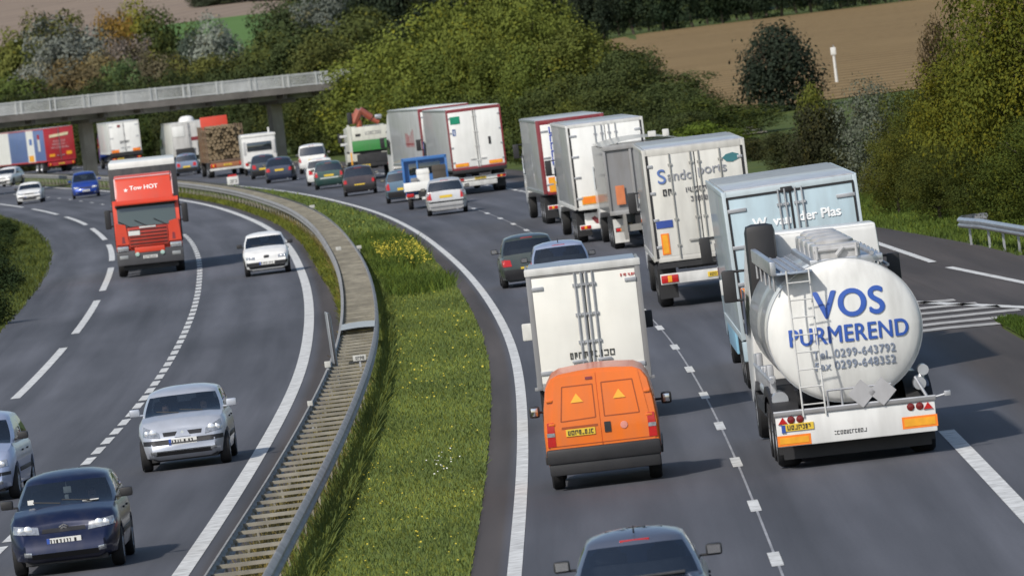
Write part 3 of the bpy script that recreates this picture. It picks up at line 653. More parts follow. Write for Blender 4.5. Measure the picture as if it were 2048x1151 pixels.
class Car:
    """Lofted car body; local frame: +Y forward, origin on the ground under the middle."""
    def __init__(s, name, label, cat, x, y, rz, spec, paintm, end='rear', lean=0, gl=None):
        s.sp = sp = dict(L=4.1, W=1.68, H=1.43, zb=.20, hood=[(0,.92),(1,.70)], deck=.95, wb=2.5, rA=-.47, rB=-.36, fC=.06, fD=.25, belt=.93, wr=.60, wheel_r=.30,
                         nose=.16, tail=.10, taperF=.16, taperR=.10, wbelt=.93, bow=.10, rearbow=.06)
        sp.update(spec); L, W = sp['L'], sp['W']
        off = L/2 if end == 'rear' else -L/2      # x,y give the ground point under the end that faces the camera
        s.root = empty(name, (0,0,0), rz, label, cat, lean=lean)
        d = Vector((-math.sin(rz), math.cos(rz), 0))
        s.root.location = (x+d.x*off, y+d.y*off, 0)
        s.paint = paintm; s.gl = gl or GLASS; s.body(); s.cabin(); s.wheels()
    def topz(s, y):
        sp = s.sp; L = sp['L']; yD = sp['fD']*L; yA = sp['rA']*L
        if y > yD:
            t = (y-yD)/(L/2-yD); return interp(sp['hood'], t)
        if y < yA and sp['rA'] > -.46: return sp['deck']-.03*((yA-y)/(L/2+yA))
        return sp['belt']
    def body(s):
        sp = s.sp; L, W, zb = sp['L'], sp['W'], sp['zb']; wf, wr_ = sp['wb']*.5+.05, -sp['wb']*.5+.05
        s.axles = (wf, wr_); ra = sp['wheel_r']*1.16; rows = []
        ys = sorted(set(list(np.linspace(-L/2, L/2, 64))+list(np.linspace(L/2-.25, L/2, 8))+list(np.linspace(-L/2, -L/2+.25, 8))))
        for y in ys:
            zt = s.topz(y); t = abs(y)/(L/2); k = sp['taperF'] if y > 0 else sp['taperR']
            d = max(0, 1-(L/2-abs(y))/.75); hw = W/2*(1-k*d**2.2)
            arch = 0
            for c in (wf, wr_):
                if abs(y-c) < ra: arch = max(arch, sp['wheel_r']+math.sqrt(ra*ra-(y-c)**2))
            zz = [zb, zb, zb+.05, zb+.30*(zt-zb), zb+.58*(zt-zb), zb+.86*(zt-zb), zt-.015, zt+.012, zt+.028]
            xx = [0, .80*hw, .96*hw, hw, hw, .975*hw, .90*hw, .62*hw, 0]
            if arch:
                zz[1] = max(zz[1], arch); zz[2] = max(zz[2], arch); zz[3] = max(zz[3], arch+.02); zz[4] = max(zz[4], arch+.05); xx[1] = .74*hw
            e = max(0, 1-(L/2-abs(y))/.5)**1.5; b = sp['nose'] if y > 0 else sp['tail']; sg = 1 if y > 0 else -1
            row = []
            for i, (x, z) in enumerate(zip(xx, zz)):
                r = (z-zb)/(max(zt-zb,.2)); f = .55*max(0,.28-r)/.28 + 1.0*max(0,(r-.45)/.55)**1.6
                row.append((x, y-sg*b*f*e, z))
            rows.append([(-p[0],p[1],p[2]) for p in row[:0:-1]]+row)
        m = MB().grid(rows)
        n = len(rows[0]); N = len(rows)
        for j in (0, N-1):                          # close the ends with a mirrored strip
            h = n//2; base = j*n
            for i in range(h): m.f.append((base+i, base+i+1, base+n-2-i, base+n-1-i) if i+1 < n-2-i else (base+i, base+i+1, base+n-1-i))
        s.bo = m.build('body', s.paint, s.root, sm=42)
        s.bvh = BVHTree.FromPolygons([Vector(q) for q in m.v], m.f)
        u = MB().box(-W*.37, W*.37, -L*.46, L*.46, zb-.03, zb+.10); u.build('underbody', DARK, s.root)
    def cabin(s):
        sp = s.sp; L, W, H = sp['L'], sp['W'], sp['H']; bel = sp['belt']
        yA, yB, yC, yD = [sp[k]*L for k in ('rA','rB','fC','fD')]
        wb = sp['wbelt']*W/2*.985
        wr = sp['wr']*W*.62
        vs = [0, .10, .30, .52, .74, .90, 1.0]
        zf = interp(sp['hood'], 0)+.0
        def ring(v, shrink=0, zadd=0):
            yf = lerp(yD, yC, v)-.02*math.sin(math.pi*v); yr = lerp(yA, yB, v**1.15); hw = lerp(wb, wr, v)+.035*math.sin(math.pi*v)
            yf -= shrink*(yC-yB)*.5; yr += shrink*(yC-yB)*.5; hw *= 1-shrink
            z0 = bel-.04; P = []
            def zz(y, x):
                zt = H-.05*((y-(yB+yC)/2)/max(.4,(yC-yB)/2))**2*.8-.035*(abs(x)/max(wr,.1))**3
                zl = (zf-.03) if y > lerp(yA,yD,.9) else z0
                return lerp(lerp(z0, zf-.03, max(0, min(1,(y-(yD-.35))/.35))), zt, v)+zadd
            NF = 8; NS = 14
            fx = [-.93+1.86*i/NF for i in range(NF+1)]
            front = [(x*hw, yf-sp['bow']*abs(x)**2.2*(1-.3*v)) for x in fx]
            c1 = [(hw*.985, yf-sp['bow']-.07)]
            rear = [(-x*hw, yr+sp['rearbow']*abs(x)**2.2) for x in fx]
            ya, yb = yf-sp['bow']-.16, yr+sp['rearbow']+.14
            side = [(hw, lerp(ya, yb, i/NS)) for i in range(NS+1)]
            c2 = [(hw*.985, yr+sp['rearbow']+.06)]
            left = [(-x, y) for x, y in (c1+side+c2)][::-1]
            pts = front+c1+side+c2+rear+left
            return [(x, y, zz(y, x)) for x, y in pts], (NF, NS)
        rings = [ring(v) for v in vs]; NF, NS = rings[0][1]; RG = [r[0] for r in rings]
        n = len(RG[0])
        fr0, fr1 = 0, NF; s0 = NF+2; s1 = s0+NS; r0 = s1+2; r1 = r0+NF; l0 = r1+2; l1 = l0+NS
        zones = {'windscreen': [], 'rear_window': [], 'side_window': [], 'side_window2': []}
        body = []
        bp = sp.get('bpillar', .52)
        for i in range(len(vs)-1):
            for j in range(n):
                q = (i, j); mid = j+.5; key = None
                if 1 <= i <= 4:
                    if fr0 <= j < fr1: key = 'windscreen'
                    elif r0 <= j < r1 and not sp.get('blind_rear') and (i >= sp.get('rw_low',1)): key = 'rear_window'
                    elif s0 <= j < s1 or l0 <= j < l1:
                        t = (mid-s0)/NS if j < s1 else 1-(mid-l0)/NS
                        if abs(t-bp) > .04 and t < sp.get('glass_to', .97) and t > .02: key = 'side_window' if j < s1 else 'side_window2'
                if i == 0 and (fr0 <= j < fr1): key = 'windscreen'
                (zones[key] if key else body).append(q)
        V = [p for r in RG for p in r]
        def faces(qs): return [(i*n+j, i*n+(j+1)%n, (i+1)*n+(j+1)%n, (i+1)*n+j) for i, j in qs]
        m = MB(); m.add(V, faces(body))
        prev = RG[-1]; base = (len(vs)-1)*n
        for sh, za in ((.12,.022),(.40,.045),(.75,.058)):
            rg = ring(1.0, sh, za)[0]; st = len(m.v); m.v += rg
            m.f += [(base+j, base+(j+1)%n, st+(j+1)%n, st+j) for j in range(n)]; base = st
        m.f.append(tuple(base+j for j in range(n)))
        bm = bmesh.new(); me = bpy.data.meshes.new('t'); me.from_pydata(m.v, [], m.f); bm.from_mesh(me)
        bmesh.ops.delete(bm, geom=[v for v in bm.verts if not v.link_faces], context='VERTS')
        mm = MB(); mm.bm(bm); roof = mm.build('cabin', s.paint, s.root, sm=38); s.cabin_o = roof
        for k, qs in zones.items():
            if not qs: continue
            g = MB(); g.add(V, faces(qs)); bm = bmesh.new(); me2 = bpy.data.meshes.new('t'); me2.from_pydata(g.v, [], g.f); bm.from_mesh(me2)
            bmesh.ops.delete(bm, geom=[v for v in bm.verts if not v.link_faces], context='VERTS')
            gg = MB(); gg.bm(bm); gg.build('side_window' if k.startswith('side') else k, s.gl, s.root, sm=60)
        s.cabv = [V[q] for q in range(len(V))]
        s.fullbvh = BVHTree.FromPolygons([Vector(q) for q in V], faces([(i, j) for i in range(len(vs)-1) for j in range(n)]))
        # inside: tub, dashboard, seats
        it = MB(); ww = wb*.9
        it.box(-ww, ww, yA+.15, yD-.3, bel-.35, bel-.28)
        it.box(-ww, ww, yD-.62, yD-.22, bel-.28, bel-.02, .03)
        for sx in (-1, 1):
            it.box(sx*ww*.5-.22, sx*ww*.5+.22, yC-.55, yC-.40, bel-.3, bel+.22, .04); it.box(sx*ww*.5-.12, sx*ww*.5+.12, yC-.56, yC-.47, min(bel+.20,sp['H']-.26), min(bel+.36,sp['H']-.10), .03)
            it.box(sx*ww*.5-.16, sx*ww*.5+.16, yB+.22, yB+.30, bel+.16, bel+.30, .03)
        it.box(-ww*.95, ww*.95, yB+.12, yB+.28, bel-.3, bel+.14, .04)
        it.build('seats', SEATM, s.root)
        s.geo = (yA, yB, yC, yD, wb, wr)
    def wheels(s):
        sp = s.sp; r = sp['wheel_r']
        for y in s.axles:
            for sx in (-1, 1): wheel(s.root, sx*(sp['W']/2-.10), y, r, .19, sx)
    def hit(s, x, z, front, bvh=None):
        sg = 1 if front else -1
        for b in ([bvh] if bvh else [s.bvh, s.fullbvh]):
            for dx in (0, .02, .05, .09):
                q = b.ray_cast(Vector((x-math.copysign(dx, x), sg*8, z)), Vector((0,-sg,0)))
                if q[0] is not None: return q[0].y
        return sg*s.sp['L']/2
    def patch(s, name, c, m, front=True, off=.012, nx=8, nz=4, mirror=False, label=None, skirt=.05, bvh=None, parent=None):
        """slab following the body: corners c = (x,z) clockwise from lower left, projected along the car's length"""
        sg = 1 if front else -1; G = []; B = []
        sets = [c]+([[(-x, z) for x, z in c]] if mirror else []); out = []
        for cc in sets:
            a, b, d, e = [Vector((q[0], q[1])) for q in cc]; G = []
            for i in range(nz+1):
                row = []
                for j in range(nx+1):
                    p = a.lerp(b, j/nx).lerp(e.lerp(d, j/nx), i/nz); row.append((p.x, s.hit(p.x, p.y, front, bvh)+sg*off, p.y))
                G.append(row)
            g = MB().grid(G); n = nx+1; K = len(g.v)
            border = list(range(n))+[i*n+nx for i in range(1, nz+1)]+[nz*n+j for j in range(nx-1,-1,-1)]+[i*n for i in range(nz-1,0,-1)]
            g.v += [(g.v[q][0], g.v[q][1]-sg*skirt, g.v[q][2]) for q in border]; nb = len(border)
            g.f += [(border[i], border[(i+1)%nb], K+(i+1)%nb, K+i) for i in range(nb)]
            o = g.build(name, m, parent or s.root, sm=35)
            if label: o['label'] = label
            out.append(o)
        return out
    def plate(s, x, z, front, m=None, wd=.52, ht=.11, blue=False):
        y = s.hit(x, z, front); sg = 1 if front else -1; y0 = y+sg*.022
        p = MB().box(x-wd/2, x+wd/2, min(y,y0)-.004, max(y,y0), z-ht/2, z+ht/2).build('number_plate', m or PLW, s.root)
        g = MB(); rng = random.Random(int(abs(s.root.location.y)*10))
        xx = x-wd*.36
        while xx < x+wd*.4:
            wl = rng.uniform(.022,.04); g.box(xx, xx+wl*.6, y0-.003, y0+.003, z-ht*.3, z+ht*.3); 
            if rng.random() < .6: g.box(xx, xx+wl, y0-.003, y0+.003, z+ht*(-.3 if rng.random()<.5 else .2), z+ht*(-.2 if rng.random()<.0 else .3))
            xx += wl+rng.choice((.018,.02,.05))
        g.build('characters', INK, p)
        if blue: MB().box(x+sg*(-wd/2)*-1-.02 if False else (x+wd/2-.045 if front else x-wd/2), x+wd/2 if front else x-wd/2+.045, y0-.004, y0+.004, z-ht/2, z+ht/2).build('country_band', EUB, p)
    def mirrors(s, m=None, z=None, out=.13):
        yA, yB, yC, yD, wb, wr = s.geo; z = z or s.sp['belt']+.07
        for sx in (-1, 1):
            e = MB().box(sx*wb-.02 if sx > 0 else -wb-.16, wb+.16 if sx > 0 else -wb+.02, yD-.62, yD-.54, z-.05, z-.02, .008)
            x0 = sx*(wb+.05); x1 = sx*(wb+.05+out+.06); e.box(min(x0,x1), max(x0,x1), yD-.66, yD-.52, z-.05, z+.09, .035)
            o = e.build('door_mirror', m or BLACK, s.root)
            g = MB().box(min(x0,x1)+.02, max(x0,x1)-.02, yD-.664, yD-.655, z-.025, z+.07); g.build('mirror_glass', CHROME, o)
    def rear_kit(s, tl=((.52,.62),(.80,.62),(.80,.86),(.56,.86)), plate_z=.55, plate=True, bump=(.24,.52), bumpm=None, pm=None, third=True, px=0):
        W = s.sp['W']; hw = W/2
        s.patch('tail_light', [(a*hw, b) for a, b in tl], RED, False, .014, mirror=True)
        s.patch('rear_bumper', [(-.93*hw,bump[0]),(.93*hw,bump[0]),(.95*hw,bump[1]),(-.95*hw,bump[1])], bumpm or BLACK, False, .03, 24, 4)
        if plate: s.plate(px, plate_z, False, pm or PLY)
        yA, yB = s.geo[0], s.geo[1]; z = s.sp['H']-.06
        if third: MB().box(-.17, .17, yB-.005, yB+.06, z-.0, z+.028, .008).build('high_brake_light', RED, s.root)
        MB().tube((-.08,s.hit(0,.3,False)+.3,.19),(-.08,s.hit(0,.3,False)-.02,.19),.0) if False else None
        MB().tube((hw*.5, -s.sp['L']/2+.4, .20), (hw*.5, -s.sp['L']/2+.02, .19), .03).build('exhaust', STEEL, s.root)
    def front_kit(s, hl=((.45,.58),(.86,.62),(.84,.74),(.45,.70)), grille=((-.4,.6),(.4,.6),(.4,.68),(-.4,.68)), plate_z=.47, intake=((-.5,.27),(.5,.27),(.55,.36),(-.55,.36)), strip=None, fogs=True, blue=True, wip=True):
        hw = s.sp['W']/2
        hs = s.patch('headlight', [(a*hw, b) for a, b in hl], LAMP, True, .014, mirror=True)
        cx = sum(a for a, b in hl)/4*hw; cz = sum(b for a, b in hl)/4; rr = min(.07, (max(b for a, b in hl)-min(b for a, b in hl))*.42)
        for h_, sx in zip(hs, (1,-1)):
            for dx_, r_ in ((-.035,rr),(.075,rr*.75)):
                x_ = sx*(cx+dx_); y_ = s.hit(x_, cz, True); q = MB().lathe([(.001,.030),(r_*.6,.026),(r_,.014)], 'y', (0,0,0), 14)
                o_ = q.build('reflector', BULB, h_); o_.data.transform(Matrix.Translation((x_, y_, cz)))
        if grille: s.patch('grille', [(a*hw, b) for a, b in grille], BLACK, True, .008, 12, 2)
        if intake: s.patch('lower_intake', [(a*hw, b) for a, b in intake], BLACK, True, .008, 16, 2)
        if strip: s.patch('bumper_strip', [(-.97*hw,strip[0]),(.97*hw,strip[0]),(.97*hw,strip[1]),(-.97*hw,strip[1])], BLACK, True, .018, 26, 2)
        if fogs: s.patch('fog_light', [(.60*hw,.30),(.74*hw,.31),(.74*hw,.38),(.60*hw,.37)], LAMP, True, .012, 4, 3, mirror=True)
        s.plate(0, plate_z, True, PLW, blue=blue)
        yA, yB, yC, yD, wb, wr = s.geo; z0 = interp(s.sp['hood'], 0)
        if wip:
            for a, b in ((-.5,.05),(.08,.62)):
                MB().tube((a*wb, yD-.03-.08*abs(a), z0+.035), (b*wb, yD-.10, z0+.085), .011, n=5).build('wiper', BLACK, s.root)
    def side_kit(s, strip=True, handle=True):
        hw = s.sp['W']/2; L = s.sp['L']
        for sx in (-1, 1):
            if strip: MB().box(min(sx*(hw-.02),sx*(hw+.012)), max(sx*(hw-.02),sx*(hw+.012)), -s.sp['wb']/2+.45, s.sp['wb']/2-.3, .46, .54, .01).build('side_strip', BLACK, s.root)
            if handle:
                for yy in (.05, -.75): MB().box(min(sx*(hw-.03),sx*(hw+.01)), max(sx*(hw-.03),sx*(hw+.01)), yy, yy+.16, .80, .83, .01).build('door_handle', BLACK, s.root)

# seated figures ------------------------------------------------------------------------------------------------
SKIN = mat('skin', (.42,.25,.18), .6, var=.06)
HAIR = mat('hair', (.03,.02,.014), .7, var=.2)
def seated(car, sx, label, shirt, wheel_hands=False, hair=HAIR):
    """person on a front seat: one skinned body, with hair and shirt"""
    yA, yB, yC, yD, wb, wr = car.geo; bel = car.sp['belt']; x = sx*wb*.47; yb = yC-.30; zs = car.sp['H']-.99
    rot = car.root.rotation_euler.z; M = Matrix.Translation(car.root.location) @ Matrix.Rotation(rot, 4, 'Z')
    e = empty('person', M @ Vector((x, yb, zs)), rot, label, 'person')
    pts = [((0,.02,.05),.15),((0,0,.22),.16),((0,0,.40),.17),((0,.01,.50),.075),((0,.02,.57),.06),((0,.035,.66),.095),((0,.045,.75),.085),
           ((-.19,0,.42),.07),((-.24,.12,.22),.048),((-.16,.38,.28),.036),((-.13,.46,.31),.034),((.19,0,.42),.07),((.24,.12,.22),.048),((.16,.38,.28),.036),((.13,.46,.31),.034),
           ((-.10,.25,.03),.085),((-.12,.50,.08),.065),((.10,.25,.03),.085),((.12,.50,.08),.065),((0,.125,.685),.022)]
    ed = [(0,1),(1,2),(2,3),(3,4),(4,5),(5,6),(2,7),(7,8),(8,9),(9,10),(2,11),(11,12),(12,13),(13,14),(0,15),(15,16),(0,17),(17,18),(5,19)]
    def skin(name, pts, ed, m, root=0, parent=e):
        me = bpy.data.meshes.new(name); me.from_pydata([p[0] for p in pts], ed, [])
        o = bpy.data.objects.new(name, me); COL.objects.link(o); md = o.modifiers.new('skin','SKIN'); o.modifiers.new('sub','SUBSURF').levels = 1
        for i, p in enumerate(pts): me.skin_vertices[0].data[i].radius = (p[1], p[1]); me.skin_vertices[0].data[i].use_root = i == root
        dg = bpy.context.evaluated_depsgraph_get(); m2 = bpy.data.meshes.new_from_object(o.evaluated_get(dg)); bpy.data.objects.remove(o)
        m2.materials.clear(); m2.materials.append(m); m2.polygons.foreach_set('use_smooth', [True]*len(m2.polygons))
        r = bpy.data.objects.new(name, m2); COL.objects.link(r); r.parent = parent; return r
    body = skin('body', pts, ed, SKIN)
    skin('shirt', [((0,.02,.06),.165),((0,0,.22),.175),((0,0,.39),.185),((0,.005,.47),.10),((-.19,0,.42),.082),((-.235,.11,.24),.062),((.19,0,.42),.082),((.235,.11,.24),.062)], [(0,1),(1,2),(2,3),(2,4),(4,5),(2,6),(6,7)], shirt)
    skin('hair', [((0,-.02,.70),.095),((0,.0,.79),.082),((0,-.045,.63),.07)], [(0,1),(0,2)], hair)
    f = MB()
    for q in (-.035,.035): f.lathe([(0.001,.012),(.012,.006),(.013,-.006)], 'y', (q,.118,.715), 8)
    f.box(-.025,.025,.110,.122,.632,.642,.004)
    f.build('face_features', HAIR, e)
    if wheel_hands:
        st = MB()
        for k in range(16):
            a, b = k*math.pi/8, (k+1)*math.pi/8
            st.tube((x+.17*math.cos(a), yb+.50-.05*math.sin(a), zs+.30+.16*math.sin(a)), (x+.17*math.cos(b), yb+.50-.05*math.sin(b), zs+.30+.16*math.sin(b)), .012, n=6)
        st.build('steering_wheel', BLACK, car.root)
    return e

def oncoming(off, y, d=0): return (*on_road(off, y), heading(y)+math.pi+d)
# ---- inbound carriageway (towards the camera)
SILV = metallic('silver', (.46,.49,.55)); NAVY = metallic('navy', (.006,.012,.045)); BLUE = metallic('blue', (.012,.05,.30)); WH = paint('car_white', (.74,.74,.72), .15); SBLUE = metallic('silver_blue', (.34,.40,.55))
c = Car('silver_hatchback','silver hatchback with two people inside, driving towards the camera beside the long dashed line','car', -6.36,165.6, heading(168)+math.pi-.012,
        dict(L=3.8,W=1.66,H=1.40,hood=[(0,.98),(.5,.90),(1,.72)],belt=.98,fC=.02,fD=.27,rA=-.475,rB=-.42,wr=.62,nose=.22,taperF=.30,bow=.2,wheel_r=.30), SILV, 'front')
c.front_kit(hl=((.50,.61),(.90,.66),(.86,.84),(.52,.70)), grille=((-.42,.63),(.42,.63),(.44,.70),(-.44,.70)), plate_z=.52, intake=((-.62,.28),(.62,.28),(.66,.37),(-.66,.37)), strip=(.49,.57))
c.patch('grille_badge', [(-.15,.60),(.15,.60),(.07,.74),(-.07,.74)], c.paint, True, .02, 4, 4)
MB().add([(0,c.hit(0,.675,True)+.03,.715),(.035,c.hit(0,.675,True)+.034,.67),(0,c.hit(0,.675,True)+.036,.625),(-.035,c.hit(0,.675,True)+.034,.67)],[(0,1,2,3)]).build('emblem', CHROME, c.root)
c.mirrors(c.paint); c.side_kit()
seated(c, -1, 'driver in a dark top behind the wheel of the silver hatchback', mat('shirt_dark',(.05,.05,.07),.8), True)
seated(c, 1, 'passenger in a reddish top in the front of the silver hatchback', mat('shirt_red',(.22,.06,.05),.8))
c = Car('navy_hatchback','dark navy blue car with white number plate, lower left, driving towards the camera','car', -7.14,135.0, heading(136)+math.pi-.008,
        dict(L=4.2,W=1.68,H=1.39,hood=[(0,.98),(.5,.90),(.9,.74),(1,.66)],belt=.96,fC=.02,fD=.235,rA=-.46,rB=-.37,wr=.60,nose=.26,taperF=.30,bow=.22), NAVY, 'front')
c.front_kit(hl=((.44,.62),(.93,.66),(.90,.78),(.46,.73)), grille=((-.40,.63),(.40,.63),(.38,.69),(-.38,.69)), plate_z=.50, intake=((-.6,.26),(.6,.26),(.62,.34),(-.62,.34)))
y = c.hit(0,.7,True)
ch = MB()
for k in range(2): ch.add([(-.07,y+.02,.655+.035*k),(0,y+.035,.69+.035*k),(.07,y+.02,.655+.035*k),(.07,y+.02,.675+.035*k),(0,y+.035,.71+.035*k),(-.07,y+.02,.675+.035*k)],[(0,1,4,5),(1,2,3,4)])
ch.build('emblem', CHROME, c.root); c.mirrors(BLACK); c.side_kit()
seated(c, -1, 'driver behind the wheel of the navy blue car', mat('shirt_grey',(.16,.16,.17),.8), True)
yA, yB, yC, yD, wb, wr = c.geo
pf = MB().box(wb*.62, wb*.74, yD-.235, yD-.225, 1.03, 1.10); pf.build('windscreen_sticker', PLW, c.root)
pe = MB().tube((0,yC+.06,1.30),(0,yC+.06,1.22),.004); pe.box(-.07,.05,yC+.055,yC+.065,1.12,1.22,.01); pe.box(-.02,.04,yC+.055,yC+.065,1.02,1.10,.01); pe.build('hanging_ornament', PLW, c.root)
MB().box(-wb*.66,-wb*.34,yD-.34,yD-.22,1.0,1.012).build('dashboard_paper', PLW, c.root)
c = Car('silver_blue_car','silver blue car cut off by the left edge of the frame','car', -10.12,161.5, heading(160)+math.pi-.05, dict(L=4.0,W=1.70,H=1.50,hood=[(0,1.02),(.6,.88),(1,.70)],belt=1.0,fC=.05,fD=.28,nose=.22,taperF=.28,bow=.2), SBLUE, 'front')
c.front_kit(strip=(.46,.52)); c.mirrors(BLACK); c.side_kit()
c = Car('white_hatchback','white older hatchback on the inside lane right of the red lorry','car', -8.18,306.6, heading(306)+math.pi-.0, dict(L=3.75,W=1.58,H=1.38,hood=[(0,.95),(.6,.84),(1,.72)],belt=.94,fC=.03,fD=.24,nose=.15,taperF=.18,wr=.62,bow=.15), WH, 'front')
c.front_kit(hl=((.50,.56),(.88,.57),(.88,.66),(.50,.65)), grille=None, plate_z=.42, intake=((-.75,.25),(.75,.25),(.8,.33),(-.8,.33)), strip=(.34,.46), fogs=False)
y = c.hit(0,.62,True); MB().box(-.09,.09,y-.01,y+.02,.56,.68,.02).build('emblem', INK, c.root); c.mirrors(BLACK); c.side_kit()
c = Car('blue_car','bright blue car left of the red lorry, driving towards the camera','car', -25.9,567, heading(567)+math.pi-.05, dict(L=4.1,W=1.74,H=1.60,hood=[(0,1.05),(.6,.92),(1,.75)],belt=1.02,fC=.08,fD=.30,nose=.2,taperF=.24,bow=.2), BLUE, 'front')
c.front_kit(); c.mirrors(BLUE)
c = Car('white_saloon','white low saloon far left, first in the slow lane of the inbound carriageway','car', -29.75,572, heading(572)+math.pi-.10, dict(L=4.2,W=1.66,H=1.30,hood=[(0,.92),(.6,.84),(1,.70)],belt=.90,fC=.0,fD=.20,rA=-.36,rB=-.24,nose=.15,wr=.60), WH, 'front')
c.front_kit(strip=(.38,.48), fogs=False); c.mirrors(BLACK)
c = Car('white_saloon','white car entering the frame at the far left edge','car', -38.0,692, heading(690)+math.pi-.35, dict(L=4.2,W=1.66,H=1.40,hood=[(0,.95),(.6,.86),(1,.72)],belt=.93,fC=.0,fD=.22), WH, 'front')
c.front_kit(strip=(.38,.48), fogs=False); c.mirrors(BLACK)

# ---- outbound carriageway (away from the camera)
c = Car('dark_blue_hatchback','dark blue hatchback cut off by the bottom edge of the frame','car', 1.02,101.6, heading(103)-.01, dict(L=4.1,W=1.62,H=1.41,hood=[(0,.95),(1,.7)],belt=.96,rA=-.47,rB=-.34,fC=.03,fD=.25,wr=.55,rearbow=.20,tail=.14,taperR=.2,bow=.2), metallic('blue_black',(.10,.12,.17)), 'rear', gl=glass_mat('rear_window_glass',(.5,.56,.62),.12,.25))
c.rear_kit(tl=((.70,.60),(.92,.60),(.90,.84),(.74,.84)), plate_z=.62); c.mirrors(BLACK); c.side_kit()
MB().tube((0,c.geo[1]+.22,1.44),(0,c.geo[1]+.16,1.52),.012,.006).build('aerial', BLACK, c.root)
MB().box(-c.geo[4]*.72,c.geo[4]*.72,-2.0,-1.72,.97,.99,.008).build('parcel_shelf', SEATM, c.root)
DKG = metallic('dark_green_grey',(.05,.065,.062)); PURP = metallic('brown_violet',(.045,.035,.042)); GRN = metallic('green',(.03,.075,.068)); STL = metallic('steel_blue',(.10,.17,.24)); DBL = metallic('night_blue',(.028,.04,.075))
c = Car('dark_estate_car','dark grey green car in the fast lane ahead of the white box van','car', .58,255, heading(255), dict(L=4.2,W=1.68,H=1.42,belt=.93,rA=-.47,rB=-.38,fC=.05,fD=.25,wr=.61), DKG, 'rear')
c.rear_kit(tl=((.60,.62),(.93,.62),(.93,.82),(.64,.80)), plate_z=.52); c.mirrors(BLACK); c.side_kit()
c = Car('pale_blue_car','pale silver blue car half hidden behind the white box van roof','car', 1.38,241, heading(241), dict(L=4.1,W=1.70,H=1.44,belt=.95,rA=-.47,rB=-.38,fC=.05,fD=.25,wr=.61), SBLUE, 'rear')
c.rear_kit(); c.mirrors(); MB().tube((0,c.geo[1]+.25,1.45),(0,c.geo[1]+.2,1.56),.012).build('aerial', BLACK, c.root)
c = Car('silver_hatchback','silver hatchback with black rear window, rearmost of the fast lane queue','car', -2.26,372.6, heading(372)-.04, dict(L=4.1,W=1.70,H=1.46,belt=.98,rA=-.475,rB=-.40,fC=.04,fD=.26,wr=.60,rearbow=.12,taperR=.16), metallic('light_silver',(.55,.55,.55)), 'rear', gl=GLASSD)
c.rear_kit(tl=((.70,.66),(.96,.66),(.90,.98),(.74,.96)), plate_z=.76, bump=(.36,.56), bumpm=c.paint); c.mirrors(BLACK); c.patch('bumper_strip', [(-.8,.52),(.8,.52),(.8,.58),(-.8,.58)], BLACK, False, .045, 16, 2)
c = Car('steel_blue_hatchback','steel blue hatchback partly hidden by the blue pickup','car', -4.42,414, heading(414)-.05, dict(L=3.9,W=1.66,H=1.44,belt=.96,rA=-.475,rB=-.41,fC=.04,fD=.26,wr=.60), STL, 'rear', gl=GLASSD)
c.rear_kit(tl=((.72,.60),(.97,.60),(.94,.92),(.76,.90)), plate_z=.62); c.mirrors(BLACK)
c = Car('dark_violet_hatchback','dark brownish violet hatchback with yellow plate behind the green tipper','car', -6.9,448, heading(448)-.05, dict(L=3.9,W=1.68,H=1.42,belt=.94,rA=-.47,rB=-.38,fC=.04,fD=.26,wr=.60), PURP, 'rear', gl=GLASSD)
c.rear_kit(tl=((.74,.62),(.96,.62),(.94,.80),(.76,.80)), plate_z=.52); c.mirrors(BLACK)
c = Car('green_hatchback','dark green hatchback with red tail lights in the fast lane','car', -9.0,482, heading(482)-.08, dict(L=3.8,W=1.66,H=1.42,belt=.94,rA=-.475,rB=-.40,fC=.04,fD=.26,wr=.60), GRN, 'rear', gl=GLASSD)
c.rear_kit(tl=((.72,.66),(.98,.66),(.96,.92),(.76,.90)), plate_z=.72, bump=(.26,.56), bumpm=GRN); c.mirrors(BLACK); c.patch('tailgate_trim', [(-.5,.56),(.5,.56),(.5,.62),(-.5,.62)], CHROME, False, .02, 8, 2)
c = Car('white_hatchback','white hatchback mostly hidden by the green hatchback','car', -9.75,499, heading(499)-.08, dict(L=3.9,W=1.66,H=1.44,belt=.95,rA=-.475,rB=-.41,wr=.60), WH, 'rear', gl=GLASSD)
c.rear_kit(plate_z=.7, bumpm=WH)
c = Car('white_suv','white tall off-road car with black rear window below the bridge','car', -11.2,553, heading(553)-.1, dict(L=4.4,W=1.80,H=1.72,zb=.3,belt=1.06,rA=-.48,rB=-.43,fC=.08,fD=.26,wr=.66,wheel_r=.36,hood=[(0,1.06),(1,.95)]), WH, 'rear', gl=GLASSD)
c.rear_kit(tl=((.78,.7),(.98,.7),(.97,1.05),(.84,1.05)), plate_z=.8, bump=(.36,.6), bumpm=WH); c.mirrors(BLACK)
c = Car('night_blue_saloon','dark blue rounded saloon nearest the red and white kilometre marker','car', -12.75,529.5, heading(529)-.1, dict(L=4.3,W=1.74,H=1.43,belt=.96,rA=-.44,rB=-.30,fC=.04,fD=.25,deck=.98,wr=.58,rearbow=.15,taperR=.2), DBL, 'rear', gl=GLASSD)
c.rear_kit(tl=((.62,.66),(.92,.66),(.90,.86),(.66,.86)), plate_z=.74, bump=(.28,.55), bumpm=DBL); c.mirrors(BLACK)
c = Car('black_hatchback','dark hatchback between the caravan and the dark blue saloon','car', -14.35,556, heading(556)-.1, dict(L=3.9,W=1.66,H=1.42,belt=.94,rA=-.47,rB=-.38,wr=.60), metallic('dark_slate',(.04,.055,.075)), 'rear', gl=GLASSD)
c.rear_kit(plate_z=.6); c.mirrors(BLACK)
